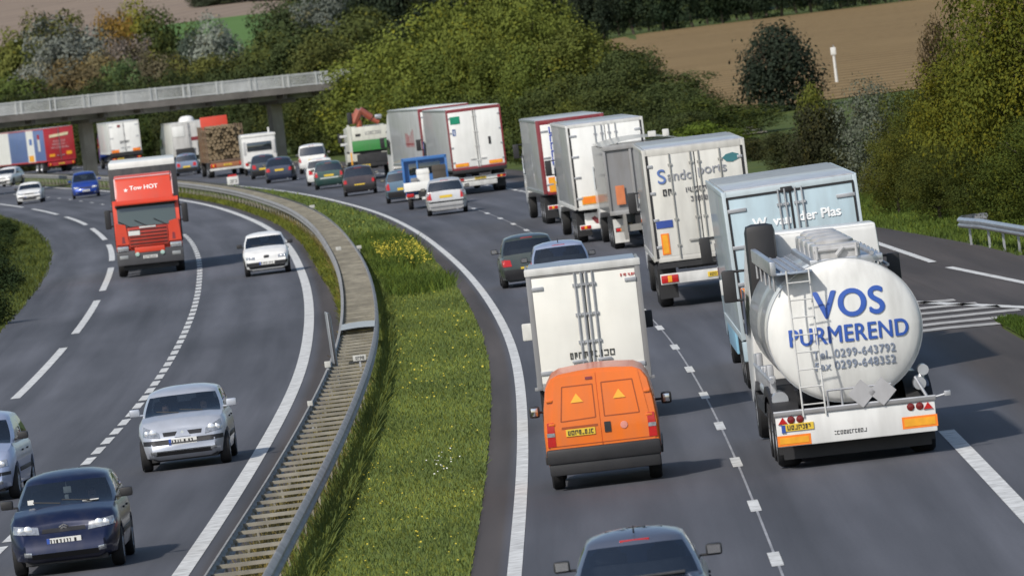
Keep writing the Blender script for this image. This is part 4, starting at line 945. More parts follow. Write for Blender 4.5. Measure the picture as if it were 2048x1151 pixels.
c = Car('grey_blue_car','small grey blue car left of the log lorry','car', -21.25,621, heading(621)-.1, dict(L=3.8,W=1.66,H=1.46,belt=.96,rA=-.475,rB=-.41,wr=.60), metallic('grey_blue',(.16,.21,.30)), 'rear', gl=GLASSD)
c.rear_kit(plate_z=.6); c.mirrors(BLACK)
# ------------------------------------------------------------------ lorries
WALL = paint('box_white', (.80,.80,.77), .12); WSIDE = paint('box_side_grey', (.40,.41,.42), .55); GBLUE = paint('pale_blue', (.44,.56,.62), .25)  # box side grey: grime, plus the weaker side light put into the colour
WROOF = paint('roof_grey', (.45,.46,.48), .5); MAROON = paint('maroon', (.22,.02,.03), .3); GREYT = paint('trailer_grey', (.24,.24,.245), .5)
REDP = paint('lorry_red', (.62,.055,.022), .12); ORG = paint('van_orange', (.74,.155,.008), .2)
def txt(name, body, size, m, parent, x, y, z, back=True, off=0, align='CENTER', xs=1, spacing=1):
    return text(name, body, size, m, parent, facing(x, y, z, back), .003, off, align, None, spacing, xs)
def strokes(name, m, parent, x, y, z, wd, ht, seed, back=True, slant=.2):
    """writing too blurred to read: a row of uneven strokes"""
    rng = random.Random(seed); g = MB(); xx = x-wd/2
    while xx < x+wd/2-.02:
        wl = rng.uniform(.4,.75)*ht; t = ht*.17
        for a, b, c, d in ((0,t,0,1),(0,wl,0,.2),(0,wl,.8,1),(wl-t,wl,.3,1)):
            if rng.random() < .75: g.box(xx+a, xx+b, y-.004, y+.004, z-ht/2+c*ht, z-ht/2+d*ht)
        xx += wl+ht*.22
    return g.build(name, m, parent, sm=0)
def axle_wheels(root, ys, W, r=.5, wd=.30, inset=.02, rimcol=None):
    for y in ys:
        for sx in (-1, 1): wheel(root, sx*(W/2-inset-wd/2), y, r, wd, sx, rimcol)
def big_mirror(root, x, y, z, m=BLACK, h=.54):
    sx = 1 if x > 0 else -1
    a = MB().tube((x-sx*.32,y,z+h*.45),(x,y,z+h*.45),.022).tube((x-sx*.32,y,z-h*.45),(x,y,z-h*.45),.022).tube((x-sx*.30,y,z-h*.45),(x-sx*.30,y,z+h*.45),.02).build('mirror_arm', BLACK, root)
    MB().box(x-.11,x+.11,y-.05,y+.09,z-h/2,z+h/2,.035).build('mirror', m, root)
def tractor(root, y, W, m, top, r=.5, mirror_z=2.35, mm=BLACK, mirror=True):
    """tractor cab in front of a trailer; y is the rear wall of the cab"""
    hw = W/2-.03
    prof = [(y,1.0),(y+2.15,.55),(y+2.28,1.1),(y+2.22,1.75),(y+1.95,2.75),(y+1.6,top-.12),(y+1.3,top),(y+.05,top),(y,top-.06)]
    cab = MB().prism(prof, 'x', -hw, hw)
    bm = bmesh.new(); me = bpy.data.meshes.new('t'); me.from_pydata(cab.v, [], cab.f); bm.from_mesh(me); bmesh.ops.recalc_face_normals(bm, faces=bm.faces[:])
    bmesh.ops.bevel(bm, geom=[e for e in bm.edges if e.calc_face_angle(0) > .4], offset=.06, segments=2, profile=.6, affect='EDGES')
    for q in bm.verts:
        t = max(0, min(1, (q.co.z-1.9)/(top-1.9))); q.co.x *= 1-.11*t*t*(3-2*t)
    MB().bm(bm).build('cab', m, root)
    MB().add([(-hw+.12,y+2.245,1.80),(hw-.12,y+2.245,1.80),(hw-.16,y+1.99,2.68),(-hw+.16,y+1.99,2.68)],[(0,1,2,3)]).build('windscreen', GLASSD, root)
    for sx in (-1,1):
        MB().prism([(y+.75,1.75),(y+1.95,1.75),(y+1.75,2.5),(y+.75,2.5)],'x',sx*(hw+.004)-.006,sx*(hw+.004)+.006).build('side_window', GLASSD, root)
        if mirror: big_mirror(root, sx*(W/2+.16), y+2.05, mirror_z, mm)
    axle_wheels(root, [y+1.25], W-.06, r)
    MB().box(-.45,.45,y-.6,y+1.9,.55,.95).build('chassis', DARK, root)

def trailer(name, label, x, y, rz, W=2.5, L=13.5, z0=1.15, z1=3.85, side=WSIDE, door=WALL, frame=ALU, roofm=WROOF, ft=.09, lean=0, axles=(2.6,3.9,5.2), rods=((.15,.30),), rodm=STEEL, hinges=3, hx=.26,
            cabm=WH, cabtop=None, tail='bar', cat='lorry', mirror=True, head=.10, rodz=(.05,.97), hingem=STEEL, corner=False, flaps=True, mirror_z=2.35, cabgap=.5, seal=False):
    root = empty(name, (x, y, 0), rz, label, cat, lean=lean); hw = W/2
    MB().box(-hw, hw, .05, L, z0, z1, .02).build('cargo_box', side, root)
    if seal:
        for sx in (-1,1): MB().box(*sorted((sx*(hw-ft+.035), sx*(hw-ft-.025))), -.045, -.031, z0+.05, z1-head+.02).build('door_seal', BLACK, root)
    MB().box(-hw+.05, hw-.05, .07, L-.05, z1-.01, z1+.035, .015).build('roof', roofm, root)
    fr = MB()
    fr.box(-hw-.012, -hw+ft, -.03, .06, z0-.02, z1+.01, .012); fr.box(hw-ft, hw+.012, -.03, .06, z0-.02, z1+.01, .012)
    fr.box(-hw+ft, hw-ft, -.03, .06, z1-head, z1+.01, .012); fr.box(-hw+ft, hw-ft, -.03, .06, z0-.06, z0+.07, .012)
    fo = fr.build('rear_frame', frame, root)
    rails = MB()
    for sx in (-1,1): rails.box(sx*hw-.02, sx*hw+.02, .06, L, z0-.04, z0+.09, .008); rails.box(sx*hw-.02, sx*hw+.02, .06, L, z1-.07, z1+.02, .008)
    rails.build('side_rails', frame if frame is not MAROON else ALU, root)
    d0, d1 = z0+.07, z1-head; doors = []
    for sx in (-1, 1):
        xa, xb = sorted((sx*.012, sx*(hw-ft)))
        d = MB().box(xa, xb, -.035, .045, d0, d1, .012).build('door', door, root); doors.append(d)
        for q in rods[0]:
            if q is None: continue
            xx = sx*q; zz0, zz1 = d0+(d1-d0)*rodz[0], d0+(d1-d0)*rodz[1]
            m = MB().tube((xx,-.065,d0-.05),(xx,-.065,d1+.03),.019,n=8)
            for t in (.1,.36,.62,.9): m.box(xx-.05, xx+.05, -.075, -.036, d0+(d1-d0)*t-.025, d0+(d1-d0)*t+.025)
            m.build('lock_rod', rodm, d)
        for k in range(hinges):
            zz = d0+(d1-d0)*(.10+.80*k/max(1,hinges-1)); xa, xb = sorted((sx*(hw-ft+.01), sx*(hw-ft-hx)))
            MB().box(xa, xb, -.06, -.036, zz-.035, zz+.035, .008).build('hinge', hingem, d)
        MB().box(*sorted((sx*.1, sx*.36)), -.085, -.06, d0+.32, d0+.37, .008).build('handle', rodm, d)
    MB().box(-.5,.5,.15,L-.5,z0-.28,z0-.05).build('chassis', DARK, root)
    axle_wheels(root, axles, W, .5, .34)
    if flaps:
        for sx in (-1,1): MB().box(*sorted((sx*(hw-.04), sx*(hw-.50))), axles[0]-.66, axles[0]-.63, .22, .98).build('mud_flap', BLACK, root)
    if cabm is not None: tractor(root, L+cabgap, W, cabm, cabtop or z1-.15, mirror=mirror, mirror_z=mirror_z)
    return root, doors, fo
def light_bar(root, W, y, z, ht=.16, m=WALL, lamps=True, plate=True, plx=-.5, lw=.34, plm=PLY):
    hw = W/2
    MB().box(-hw+.06, hw-.06, y, y+.1, z-ht/2, z+ht/2, .012).build('bumper', m, root)
    if lamps:
        for sx in (-1,1):
            l = MB().box(*sorted((sx*(hw-.08), sx*(hw-.08-lw))), y-.025, y+.01, z-ht*.36, z+ht*.36, .01).build('tail_light', RED, root)
            MB().box(*sorted((sx*(hw-.08-lw*.38), sx*(hw-.08-lw*.62))), y-.03, y, z-ht*.3, z+ht*.3, .004).build('indicator_lens', AMBER, l)
    if plate:
        p = MB().box(plx-.26, plx+.26, y-.02, y-.001, z-.06, z+.06).build('number_plate', plm, root); strokes('characters', INK, p, plx, y-.022, z, .42, .07, int(abs(root.location.y)))
def placard(name, root, x, z, wd, ht, y=-.045, m=AMBER, border=ORANGE):
    b = MB().box(x-wd/2, x+wd/2, y-.006, y, z-ht/2, z+ht/2).build(name, border, root)
    MB().box(x-wd/2+.035, x+wd/2-.035, y-.012, y-.005, z-ht/2+.035, z+ht/2-.035).build('panel', m, b); return b

# --- white box van ahead of the orange van
def go(y, d=0): return heading(y)+d
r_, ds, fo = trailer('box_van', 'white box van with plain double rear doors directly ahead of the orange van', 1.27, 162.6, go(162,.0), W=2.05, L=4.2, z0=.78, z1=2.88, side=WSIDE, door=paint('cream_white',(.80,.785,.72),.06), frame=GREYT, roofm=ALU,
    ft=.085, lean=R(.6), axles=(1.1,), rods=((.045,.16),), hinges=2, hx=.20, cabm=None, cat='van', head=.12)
hw = 1.04
MB().box(-hw-.015,hw+.015,-.05,.10,2.80,2.94,.03).build('roof_edge', TRIMW, r_)
prof = [(4.25,.5),(6.0,.45),(6.1,.9),(5.5,1.25),(4.95,2.1),(4.7,2.25),(4.25,2.25)]
MB().prism(prof,'x',-.95,.95).build('cab', WH, r_)
axle_wheels(r_, [4.9], 1.95, .34, .2)
for sx, m in ((-1,TRIMW),(1,BLACK)):
    a = MB().tube((sx*.95,4.75,1.62),(sx*1.10,4.7,1.62),.02).build('mirror_arm', BLACK, r_); MB().box(sx*1.13-.09,sx*1.13+.09,4.62,4.74,1.50,1.82,.03).build('mirror', m, r_)
strokes('lettering', mat('dark_lettering',(.07,.07,.06),.6), r_, 0.02, -.045, 1.30, .82, .115, 3)
strokes('red_lettering', mat('red_lettering',(.55,.05,.04),.6), r_,   .80, -.045, 2.66, .26, .05, 4)
light_bar(r_, 2.0, .25, .55, .12, DARK, True, False, 0, .2)
MB().box(-hw-.05,hw+.05,-.02,.05,.74,.80,.01).build('step_bar', GREYT, r_)

# --- light blue lorry
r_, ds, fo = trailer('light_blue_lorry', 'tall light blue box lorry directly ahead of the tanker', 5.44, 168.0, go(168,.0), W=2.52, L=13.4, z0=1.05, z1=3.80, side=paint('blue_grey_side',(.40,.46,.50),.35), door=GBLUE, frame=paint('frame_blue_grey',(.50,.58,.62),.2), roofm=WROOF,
    ft=.07, lean=R(-1.2), rods=((.10,.22),), hinges=4, hx=.34, cabm=GBLUE, mirror=True, axles=(2.2,3.5,4.8), head=.10)
sl_ = MB()
for sx in (-1,1): sl_.box(*sorted((sx*1.205, sx*1.165)), -.05,-.03, 1.15, 3.68)
sl_.box(-.02,.02,-.05,-.03,1.15,3.7); sl_.box(-1.2,1.2,-.05,-.03,3.665,3.705); sl_.build('door_seal', BLACK, r_, sm=0)
MB().box(-.17,.05,-.07,.0,3.66,3.76,.01).build('lock_cap', BLACK, r_)
WT = mat('white_lettering',(.85,.87,.88),.5)
txt('lettering', 'W. van', .25, WT, ds[0], -.40, -.045, 3.15, off=.010); txt('lettering', 'der Plas', .25, WT, ds[1], .50, -.045, 3.17, off=.010)
placard('hazard_board', r_, -1.08, 1.62, .18, .75, -.05)
hz = MB()
for k in range(3): hz.add([(-1.16,-.07,1.32+k*.24),(-1.00,-.07,1.38+k*.24),(-1.00,-.07,1.48+k*.24),(-1.16,-.07,1.42+k*.24)],[(0,1,2,3)])
hz.build('hazard_stripes', MAROON, r_, sm=0)
MB().box(-1.28,1.28,-.02,.35,.62,1.0,.03).build('lower_panel', GBLUE, r_); light_bar(r_, 2.5, -.06, .78, .15, DARK, True, True, .2)
for sx in (-1,1): MB().box(sx*1.24-.03,sx*1.24+.03,6,12,.55,1.0,.02).build('side_guard', paint('guard_blue',(.25,.5,.68),.2), r_)
big_mirror(r_, -1.42, .2, 2.05, TRIMW, .3)

# --- white container lorry
r_, ds, fo = trailer('container_lorry', 'white container lorry with lettered rear doors, lock rods and a blue panel', 4.84, 221.5, go(221,-.012), W=2.52, L=13.4, z0=1.20, z1=3.92, side=paint('container_side',(.36,.36,.37),.5), door=paint('container_white',(.66,.65,.60),.25), frame=paint('container_frame',(.56,.55,.51),.35), roofm=WROOF,  # side colour holds grime and the duller light on that face
    rods=((.10,.62),), hinges=4, hx=.12, rodm=paint('rod_grey',(.34,.34,.32),.4), cabm=WH, head=.16, axles=(1.5,2.8,4.1), flaps=True, seal=True)
LB = mat('lettering_blue',(.10,.17,.40),.5); LG = mat('lettering_grey',(.28,.29,.32),.5)
txt('lettering', 'S', .50, LB, ds[0], -.86, -.055, 3.22, off=.006, xs=1.0); txt('lettering', 'ando', .34, LG, ds[0], -.40, -.055, 3.22, off=.003, xs=.95); txt('lettering', 'ports', .34, LG, ds[1], .40, -.055, 3.30, off=.003)
g_ = mat('teal_emblem',(.04,.16,.18),.5)
MB().prism([(.68,3.52),(.78,3.60),(.95,3.63),(1.08,3.58),(1.16,3.50),(1.02,3.44),(.92,3.40),(.78,3.42)],'y',-.052,-.04).build('emblem', g_, r_)
strokes('small_lettering', mat('faint_ink',(.12,.12,.13),.6), r_, -.05, -.055, 2.85, .5, .12, 5); strokes('small_lettering', mat('faint_ink',(.1,.1,.1),.6), r_, .02, -.055, 2.62, .45, .12, 8); strokes('small_lettering', INK, r_, -.78, -.055, 2.84, .18, .16, 12)
MB().box(-1.13,-.72,-.056,-.04,1.98,2.16).build('blue_panel', mat('panel_blue',(.03,.07,.30),.5), r_); placard('orange_board', r_, -.95, 1.58, .20, .52, -.045)
light_bar(r_, 2.48, .05, .72, .26, TRIMW, True, True, .25, .42)
MB().box(-1.2,1.2,.0,.3,.98,1.16).build('rear_crossbeam', DARK, r_)
# --- grey bulk tipper trailer
r_ = empty('grey_tipper_trailer', (4.62,283,0), go(283,.0), 'dull grey open bulk trailer with a small orange placard between two white lorries', 'lorry')
MB().prism([(-1.24,1.15),(1.24,1.15),(1.26,3.2),(-1.26,3.2)],'y',0,9.5).build('body', GREYT, r_)
e = MB()
for k in (-1.24,-.42,.42,1.18): e.box(k-.04,k+.04,-.06,0,1.15,3.15,.01)
e.box(-1.28,1.28,-.08,.02,3.12,3.28,.02); e.box(-1.28,1.28,-.08,.02,1.08,1.22,.02); e.build('tailgate_frame', paint('frame_grey',(.30,.30,.30),.4), r_)
MB().grid([[(x_, y_, 3.25+.16*(1-(x_/1.25)**2)) for x_ in np.linspace(-1.25,1.25,7)] for y_ in np.linspace(0,9.5,8)]).build('cover_sheet', paint('sheet_beige',(.42,.39,.32),.3), r_)
MB().box(.3,.55,2,2.3,3.35,3.55,.03).box(.9,1.1,5,5.4,3.3,3.52,.03).build('hatch', TRIMW, r_)
placard('orange_placard', r_, -.88, 1.70, .28, .60, -.085, mat('placard_orange',(.62,.20,.08),.5), mat('placard_orange',(.62,.20,.08),.5))
MB().box(-1.0,.2,-.5,0,.55,.75).box(-.9,-.8,-.6,.1,.3,1.1).box(.3,.9,-.4,.2,.5,1.0).build('underrun_bar', paint('dusty_grey',(.25,.24,.22),.6), r_)
axle_wheels(r_, (1.2,2.5,3.8), 2.5, .5, .34); MB().box(-.5,.5,0,9,.7,1.1).build('chassis', DARK, r_); light_bar(r_, 2.45, -.2, .62, .14, DARK, True, False)
for sx in (-1,1): MB().box(*sorted((sx*1.2,sx*.75)),.45,.48,.2,.95).build('mud_flap', TRIMW if sx < 0 else BLACK, r_)
tractor(r_, 10.2, 2.5, WH, 3.1, mirror=False)
# --- white lorries of the middle queue
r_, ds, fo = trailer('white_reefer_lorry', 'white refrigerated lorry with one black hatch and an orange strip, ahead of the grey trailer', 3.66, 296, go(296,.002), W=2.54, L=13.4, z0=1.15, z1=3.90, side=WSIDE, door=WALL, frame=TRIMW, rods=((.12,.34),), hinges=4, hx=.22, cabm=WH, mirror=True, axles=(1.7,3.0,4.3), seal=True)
MB().box(-.55,-.40,-.055,-.04,2.05,2.42,.01).build('vent_hatch', BLACK, ds[0]); placard('orange_strip', r_, -.55, 1.40, .95, .26, -.05, ORANGE, AMBER)
b = MB().box(-1.0,-.1,.3,.36,.42,.98,.02).build('white_mud_flap', WALL, r_); MB().prism([(-.78,.80),(-.66,.86),(-.55,.76),(-.44,.86),(-.32,.80),(-.48,.62),(-.56,.58),(-.64,.62)],'y',.28,.31).build('emblem', MAROON, b); light_bar(r_, 2.5, .1, .52, .16, WALL, True, True, .3)
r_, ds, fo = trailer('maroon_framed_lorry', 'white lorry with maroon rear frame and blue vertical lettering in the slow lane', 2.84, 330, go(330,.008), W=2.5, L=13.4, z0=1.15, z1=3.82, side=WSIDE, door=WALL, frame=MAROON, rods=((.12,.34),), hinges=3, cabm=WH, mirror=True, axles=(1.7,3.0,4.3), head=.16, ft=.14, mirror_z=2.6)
for k in range(5): strokes('lettering', mat('lorry_blue',(.02,.06,.42),.5), ds[0], -.66, -.048, 2.28+.29*k, .30, .26, 60+k)
strokes('small_lettering', mat('faint_blue',(.35,.4,.5),.5), ds[0], -.62,-.045,2.1,.3,.3,21); placard('amber_board', r_, -.85, 1.45, .36, .55, -.045); placard('red_board', r_, -.2, 1.22, .9, .1, -.045, MAROON, MAROON)
light_bar(r_, 2.45, .05, .62, .16, WALL, True, True, .3)
r_, ds, fo = trailer('sticker_lorry', 'white lorry with maroon frame and a green sticker on its left rear door', -.80, 412, go(412,.03), W=2.5, L=13.4, z0=1.20, z1=3.95, side=paint('clean_side',(.50,.51,.52),.4), door=WALL, frame=MAROON, roofm=WALL, rods=((.05,None),), hinges=4, hx=.1, cabm=WH, head=.14, ft=.07, axles=(1.7,3.0,4.3), rodm=TRIMW)  # side grey includes the light's angle as well as grime
MB().box(-1.1,-.66,-.056,-.04,3.28,3.62).build('green_sticker', mat('sticker_green',(.01,.25,.14),.5), ds[0]); MB().box(.55,.66,-.055,-.04,2.2,2.55,.01).build('vent_hatch', BLACK, ds[1])
strokes('side_lettering', LB, r_, -1.0,-.05,2.9,.1,.3,4)
for sx in (-1,1): placard('amber_board', r_, sx*.78, 1.38, .62, .16, -.045)
MB().box(-1.25,1.25,-.06,.1,1.0,1.16,.02).build('tail_lift', BLACK, r_); light_bar(r_, 2.5, .2, .72, .18, WALL, True, True, 0, .4)
b = MB().box(-1.0,.75,.12,.2,.38,.60,.02).build('white_mud_flap', TRIMW, r_)
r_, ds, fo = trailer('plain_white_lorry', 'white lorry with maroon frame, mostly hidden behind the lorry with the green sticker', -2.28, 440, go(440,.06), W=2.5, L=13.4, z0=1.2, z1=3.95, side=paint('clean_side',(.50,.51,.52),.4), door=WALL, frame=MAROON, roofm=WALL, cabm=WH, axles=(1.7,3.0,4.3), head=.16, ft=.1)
placard('amber_board', r_, -.7, 1.5, .5, .2, -.045); light_bar(r_, 2.5, .05, .7); 
sd_ = MB(); rq_ = random.Random(8)
for k in range(6): sd_.box(-1.258, -1.252, 3.2+k*.62, 3.2+k*.62+rq_.uniform(.2,.4), 2.1, 2.1+rq_.uniform(.5,.9))
sd_.box(-1.258, -1.252, 3.2, 6.7, 2.2, 2.3); sd_.build('side_lettering', mat('side_red',(.35,.10,.10),.5), r_, sm=0)
# --- far white trailer by the bridge pillar
r_, ds, fo = trailer('far_white_lorry', 'white lorry with orange corner lights next to the left bridge pillar', -29.3, 720, go(720,-.02), W=2.5, L=13.4, z0=1.25, z1=3.72, side=WALL, door=WALL, frame=TRIMW, cabm=BLUE, mirror=False, rods=((.0,None),))
for sx in (-1,1): placard('amber_board', r_, sx*.85, 1.42, .6, .22, -.05, ORANGE, ORANGE)
MB().box(-.5,-.25,-.055,-.04,3.3,3.5).build('emblem', MAROON, ds[0]); strokes('lettering', INK, ds[0], -.05,-.055,2.1,.7,.2,3); light_bar(r_, 2.5, .05, .8, .2, DARK)
MB().box(-1.3,1.3,-.05,.1,1.0,1.3).build('tail_lift', BLACK, r_)
MB().box(1.36,1.62,14.2,14.5,2.2,3.2,.05).build('mirror', BLUE, r_)
# --- red, blue and white lorry at the far left
r_, ds, fo = trailer('red_rear_lorry', 'red backed lorry with blue and white side panels, at the left under the bridge', -36.2, 755, go(755,.20), W=2.55, L=15.0, z0=1.0, z1=3.75, side=paint('panel_blue_side',(.10,.16,.36),.3), door=paint('rear_red',(.42,.02,.03),.2), frame=paint('rear_red',(.42,.02,.03),.2), cabm=WH, cabtop=3.3, rods=((.0,None),), hinges=0, mirror=False, axles=(1.8,3.1))
for y0, y1 in ((3.2,5.2),(10.5,15.2)): MB().box(-1.30,-1.275,y0,y1,1.05,3.7).build('white_side_panel', WALL, r_)
MB().box(-1.31,-1.28,1.4,2.0,1.9,2.9).build('picture_panel', TRIMW, r_); MB().box(-1.315,-1.28,1.45,1.9,2.9,3.3).build('red_detail', RED, r_)
MB().box(-1.31,-1.302,3.6,4.4,2.5,3.0).build('dark_detail', LB, r_); MB().box(-1.31,-1.302,3.5,4.9,1.1,1.6).build('amber_detail', AMBER, r_)
MB().prism([(-.85,2.95),(.8,3.05),(.85,3.28),(-.8,3.18)],'y',-.06,-.04).build('cream_banner', mat('cream',(.75,.66,.42),.5), r_)
for k in range(3): strokes('lettering', mat('pink_lettering',(.62,.36,.36),.5), r_, 0,-.05,2.62-k*.27,1.1+.2*k,.15,30+k)
placard('amber_board', r_, -.75, 1.45, .5, .25, -.05); placard('amber_board', r_, .75, 1.55, .5, .3, -.05); light_bar(r_, 2.5, .0, .72, .3, paint('rear_red',(.42,.02,.03),.2), True, True, 0)

# ------------------------------------------------------------------ tanker
r_ = empty('tanker_lorry', (5.02,138.9,0), go(139,.012), 'white tanker lorry with blue lettering on its round rear end', 'lorry', lean=R(.8))
TW = paint('tank_white', (.74,.74,.71), .3)
ax, az, zc, y0, y1 = 1.20, 1.11, 2.04, .30, 9.2
def tank_r(y):
    t = (y0+.26-y)/.26
    return 1 if t <= 0 else max(0, 1-t**2*.0)
rings = []; n = 56
dome = [(-.22,.0),(-.218,.10),(-.21,.25),(-.193,.42),(-.168,.58),(-.133,.73),(-.095,.85),(-.05,.94),(-.01,.982),(.04,1.0)]
prof = [(y0+.30+d, s_) for d, s_ in dome]+[(2.0,1),(2.05,1.006),(2.2,1.006),(2.25,1),(5.0,1),(5.05,1.006),(5.2,1.006),(5.25,1),(y1-.2,1),(y1-.1,.95),(y1-.02,.7),(y1,.001)]
G = [[(ax*s_*math.cos(2*math.pi*i/n), y, zc+az*s_*math.sin(2*math.pi*i/n)) for i in range(n+1)] for y, s_ in prof]
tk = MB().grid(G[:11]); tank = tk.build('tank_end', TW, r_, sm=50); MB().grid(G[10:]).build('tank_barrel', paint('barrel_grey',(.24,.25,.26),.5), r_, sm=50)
tb = BVHTree.FromPolygons([Vector(q) for q in tk.v], tk.f)
def on_dome(co):
    q = tb.ray_cast(Vector((co.x,-3,co.z)), Vector((0,1,0))); y = q[0].y if q[0] else y0+.2
    return Vector((co.x, y-.012+(co.y), co.z))
rb_ = MB(); nb_ = 56
rb_.grid([[(ax*k_*math.cos(2*math.pi*i/nb_), y_, zc+az*k_*math.sin(2*math.pi*i/nb_)) for i in range(nb_+1)] for y_, k_ in ((y0+.335,.99),(y0+.335,1.012),(y0+.385,1.012),(y0+.385,.99))]); rb_.build('weld_band', ALU, r_, sm=40)
VB = mat('tank_lettering_blue',(.035,.10,.40),.45,var=.06); VG = mat('tank_lettering_grey',(.24,.28,.36),.5,var=.06)
def dt(body, size, x, z, m, off, xs=1, sp=1.0): text('lettering', body, size, m, tank, facing(x,0,z), .002, off, 'CENTER', on_dome, sp, xs)
dt('VOS', .60, .105, 2.44, VB, .016, .95, 1.04); dt('PURMEREND', .375, .045, 1.985, VB, .008, .84, 1.06)
dt('Tel. 0299-643792', .18, .10, 1.70, VG, .003, .93, 1.08); dt('Fax 0299-648352', .18, .10, 1.52, VG, .003, .93, 1.08)
# ladder with hoops, walkway and hatches
ld = MB()
for x_ in (-.80,-.45): ld.tube((x_,.02,.80),(x_-.03,.10,3.06),.015)
for k in range(8): ld.tube((-.80-.003*k,.03,.98+.27*k),(-.45-.003*k,.03,  .98+.27*k),.011)
ld.build('ladder', TRIMW, r_)
MB().box(-.98,-.42,.15,8.6,3.0,3.035,.006).build('walkway', mat('walkway_grey',(.33,.38,.45),.5,.5,.2), r_)
wl = MB()
for x_ in (-.90,-.78,-.66,-.54): wl.box(x_-.012,x_+.012,.2,8.5,3.035,3.06)
wl.build('walkway_tread', STEEL, r_, sm=0)
MB().box(-1.07,-.98,.2,8.8,3.00,3.22,.02).build('handrail', ALU, r_)
for k in range(5): MB().tube((-1.02,.5+k*1.9,2.75),(-1.02,.5+k*1.9,3.02),.02).build('handrail_post', STEEL, r_)
MB().box(-.42,.72,.9,8.6,3.04,3.16,.02).build('hatch_tray', ALU, r_)
for k in range(4):
    yy = 1.5+k*1.9; hb = MB().box(-.36,.38,yy-.60,yy+.60,3.14,3.38,.05)
    hb.lathe([(.30,3.37),(.30,3.42),(.24,3.46),(.001,3.47)],'z',(.01,yy,0),20).tube((-.34,yy-.62,3.30),(.36,yy-.62,3.30),.03).tube((-.30,yy-.64,3.16),(-.30,yy-.64,3.36),.025).tube((.32,yy-.64,3.16),(.32,yy-.64,3.36),.025).tube((.0,yy-.66,3.2),(.12,yy-.66,3.32),.035)
    hb.build('hatch', paint('hatch_grey',(.42,.42,.42),.4), r_)
pp = MB().path([(-.34,.8,3.10),(-.34,8.4,3.10)],.03).path([(.68,.9,3.05),(.68,8.4,3.05)],.035).path([(.80,1.2,2.96),(.80,8.2,2.96)],.025).path([(.55,.8,3.18),(.55,8.4,3.18)],.035)
for k in range(6): pp.tube((-.34,1.2+k*1.3,3.0),(-.34,1.2+k*1.3,3.22),.022); pp.tube((.68,1.2+k*1.3,2.96),(.68,1.2+k*1.3,3.18),.022)
pp.build('top_pipes', STEEL, r_)
# rear frame, bumper, lights
MB().box(-1.24,1.24,.05,.16,.36,.84,.02).build('bumper', paint('bumper_white',(.72,.72,.70),.2), r_)
pf = MB().box(-1.24,1.24,.10,.9,.80,.86,.01); pf.box(-1.26,1.26,.02,.07,.84,.90,.01); pf.build('rear_platform', GREYT, r_)
fx = MB().tube((-1.26,.04,.90),(1.26,.04,.90),.02).tube((-.4,.05,.9),(-.4,.05,1.16),.018).tube((-.18,.05,.9),(-.18,.05,1.16),.018).tube((-.4,.05,1.16),(.6,.05,1.16),.016)
fx.tube((1.15,.1,.86),(1.0,.5,1.2),.025).tube((1.15,.1,.86),(1.46,.1,.92),.02); fx.box(1.40,1.50,.06,.14,.88,.96,.01); fx.build('bracket_bars', STEEL, r_)
for sx in (-1,1):
    for k in range(3):
        xx = sx*1.14-sx*k*.13 if k else sx*1.13
        if k == 0: MB().prism([(xx-.075,.715),(xx+.075,.715),(xx,.82)],'y',.025,.055).build('triangle_reflector', RED, r_)
        else: MB().lathe([(.001,.02),(.045,.025),(.06,.04),(.06,.06)],'y',(sx*1.14-sx*k*.14,0,.77),16).build('tail_light', mat('dark_red_lens',(.16,.01,.01),.25,coat=.4), r_)
placard('orange_board', r_, -.98, .455, .52, .165, .052); placard('orange_board', r_, .98, .53, .55, .185, .052)
p = MB().box(-1.14,-.66,.03,.05,.60,.71).build('number_plate', PLY, r_); strokes('characters', INK, p, -.88,.027,.655,.38,.07,77); MB().box(-1.16,-1.10,.026,.05,.58,.70).build('country_band', EUB, p)
strokes('bumper_lettering', INK, r_, -.10,.048,.50,.50,.06,55)
for x_, lab in ((.13,None),(.45,None)):
    d = MB().prism([(x_-.22,1.06),(x_,.84),(x_+.22,1.06),(x_,1.28)],'y',.005,.02).build('hazard_diamond', mat('diamond_grey',(.40,.40,.41),.5,dirt=.3), r_)
MB().box(-1.2,1.2,.2,9.5,.62,.80).build('chassis', DARK, r_)
MB().box(-1.15,1.15,.5,.56,.14,.62).build('rear_shield', BLACK, r_)
axle_wheels(r_, (1.15,2.5,3.85), 2.5, .5, .36)
for sx in (-1,1):
    fd = MB()
    G = [[(sx*xo, 2.5+1.9*math.cos(a), .72+.5*math.sin(a)) for xo in (.84,1.26)] for a in np.linspace(0,math.pi,13)]
    fd.grid(G); fd.grid([[(sx*1.26, 2.5+1.9*math.cos(a), .72+.5*math.sin(a)-dz) for dz in (0,.16)] for a in np.linspace(0,math.pi,13)]); fd.build('mudguard', BLACK if sx < 0 else DARK, r_, fix=False)
    MB().box(*sorted((sx*1.22,sx*.80)),.56,.60,.22,.78).build('mud_flap', BLACK, r_)
    MB().tube((sx*1.1,1.0,1.05),(sx*1.1,6.5,1.05),.13,n=16).build('hose_tube', ALU if sx < 0 else paint('tube_blue',(.10,.16,.28),.3), r_)
eq = MB().tube((1.06,.45,1.10),(1.06,.95,1.10),.10,n=16).tube((1.14,.55,1.30),(1.14,.95,1.30),.085,n=16).tube((1.06,.6,1.1),(1.14,.7,1.3),.05,n=10); eq.build('outlet_valves', ALU, r_)
sdp = MB()
rg_ = random.Random(9)
for k in range(12): yy = 1.5+k*.6; sdp.box(-1.22,-1.12,yy,yy+.3,1.0+rg_.uniform(0,.2),1.3+rg_.uniform(0,.3),.02)
sdp.path([(-1.2,1.0,1.35),(-1.2,8.5,1.35)],.04); sdp.build('side_fittings', STEEL, r_)
tractor(r_, 9.9, 2.46, WH, 3.42, mirror_z=2.55)
MB().box(-1.12,-.62,9.35,9.8,1.9,3.60,.13).build('air_intake', BLACK, r_)
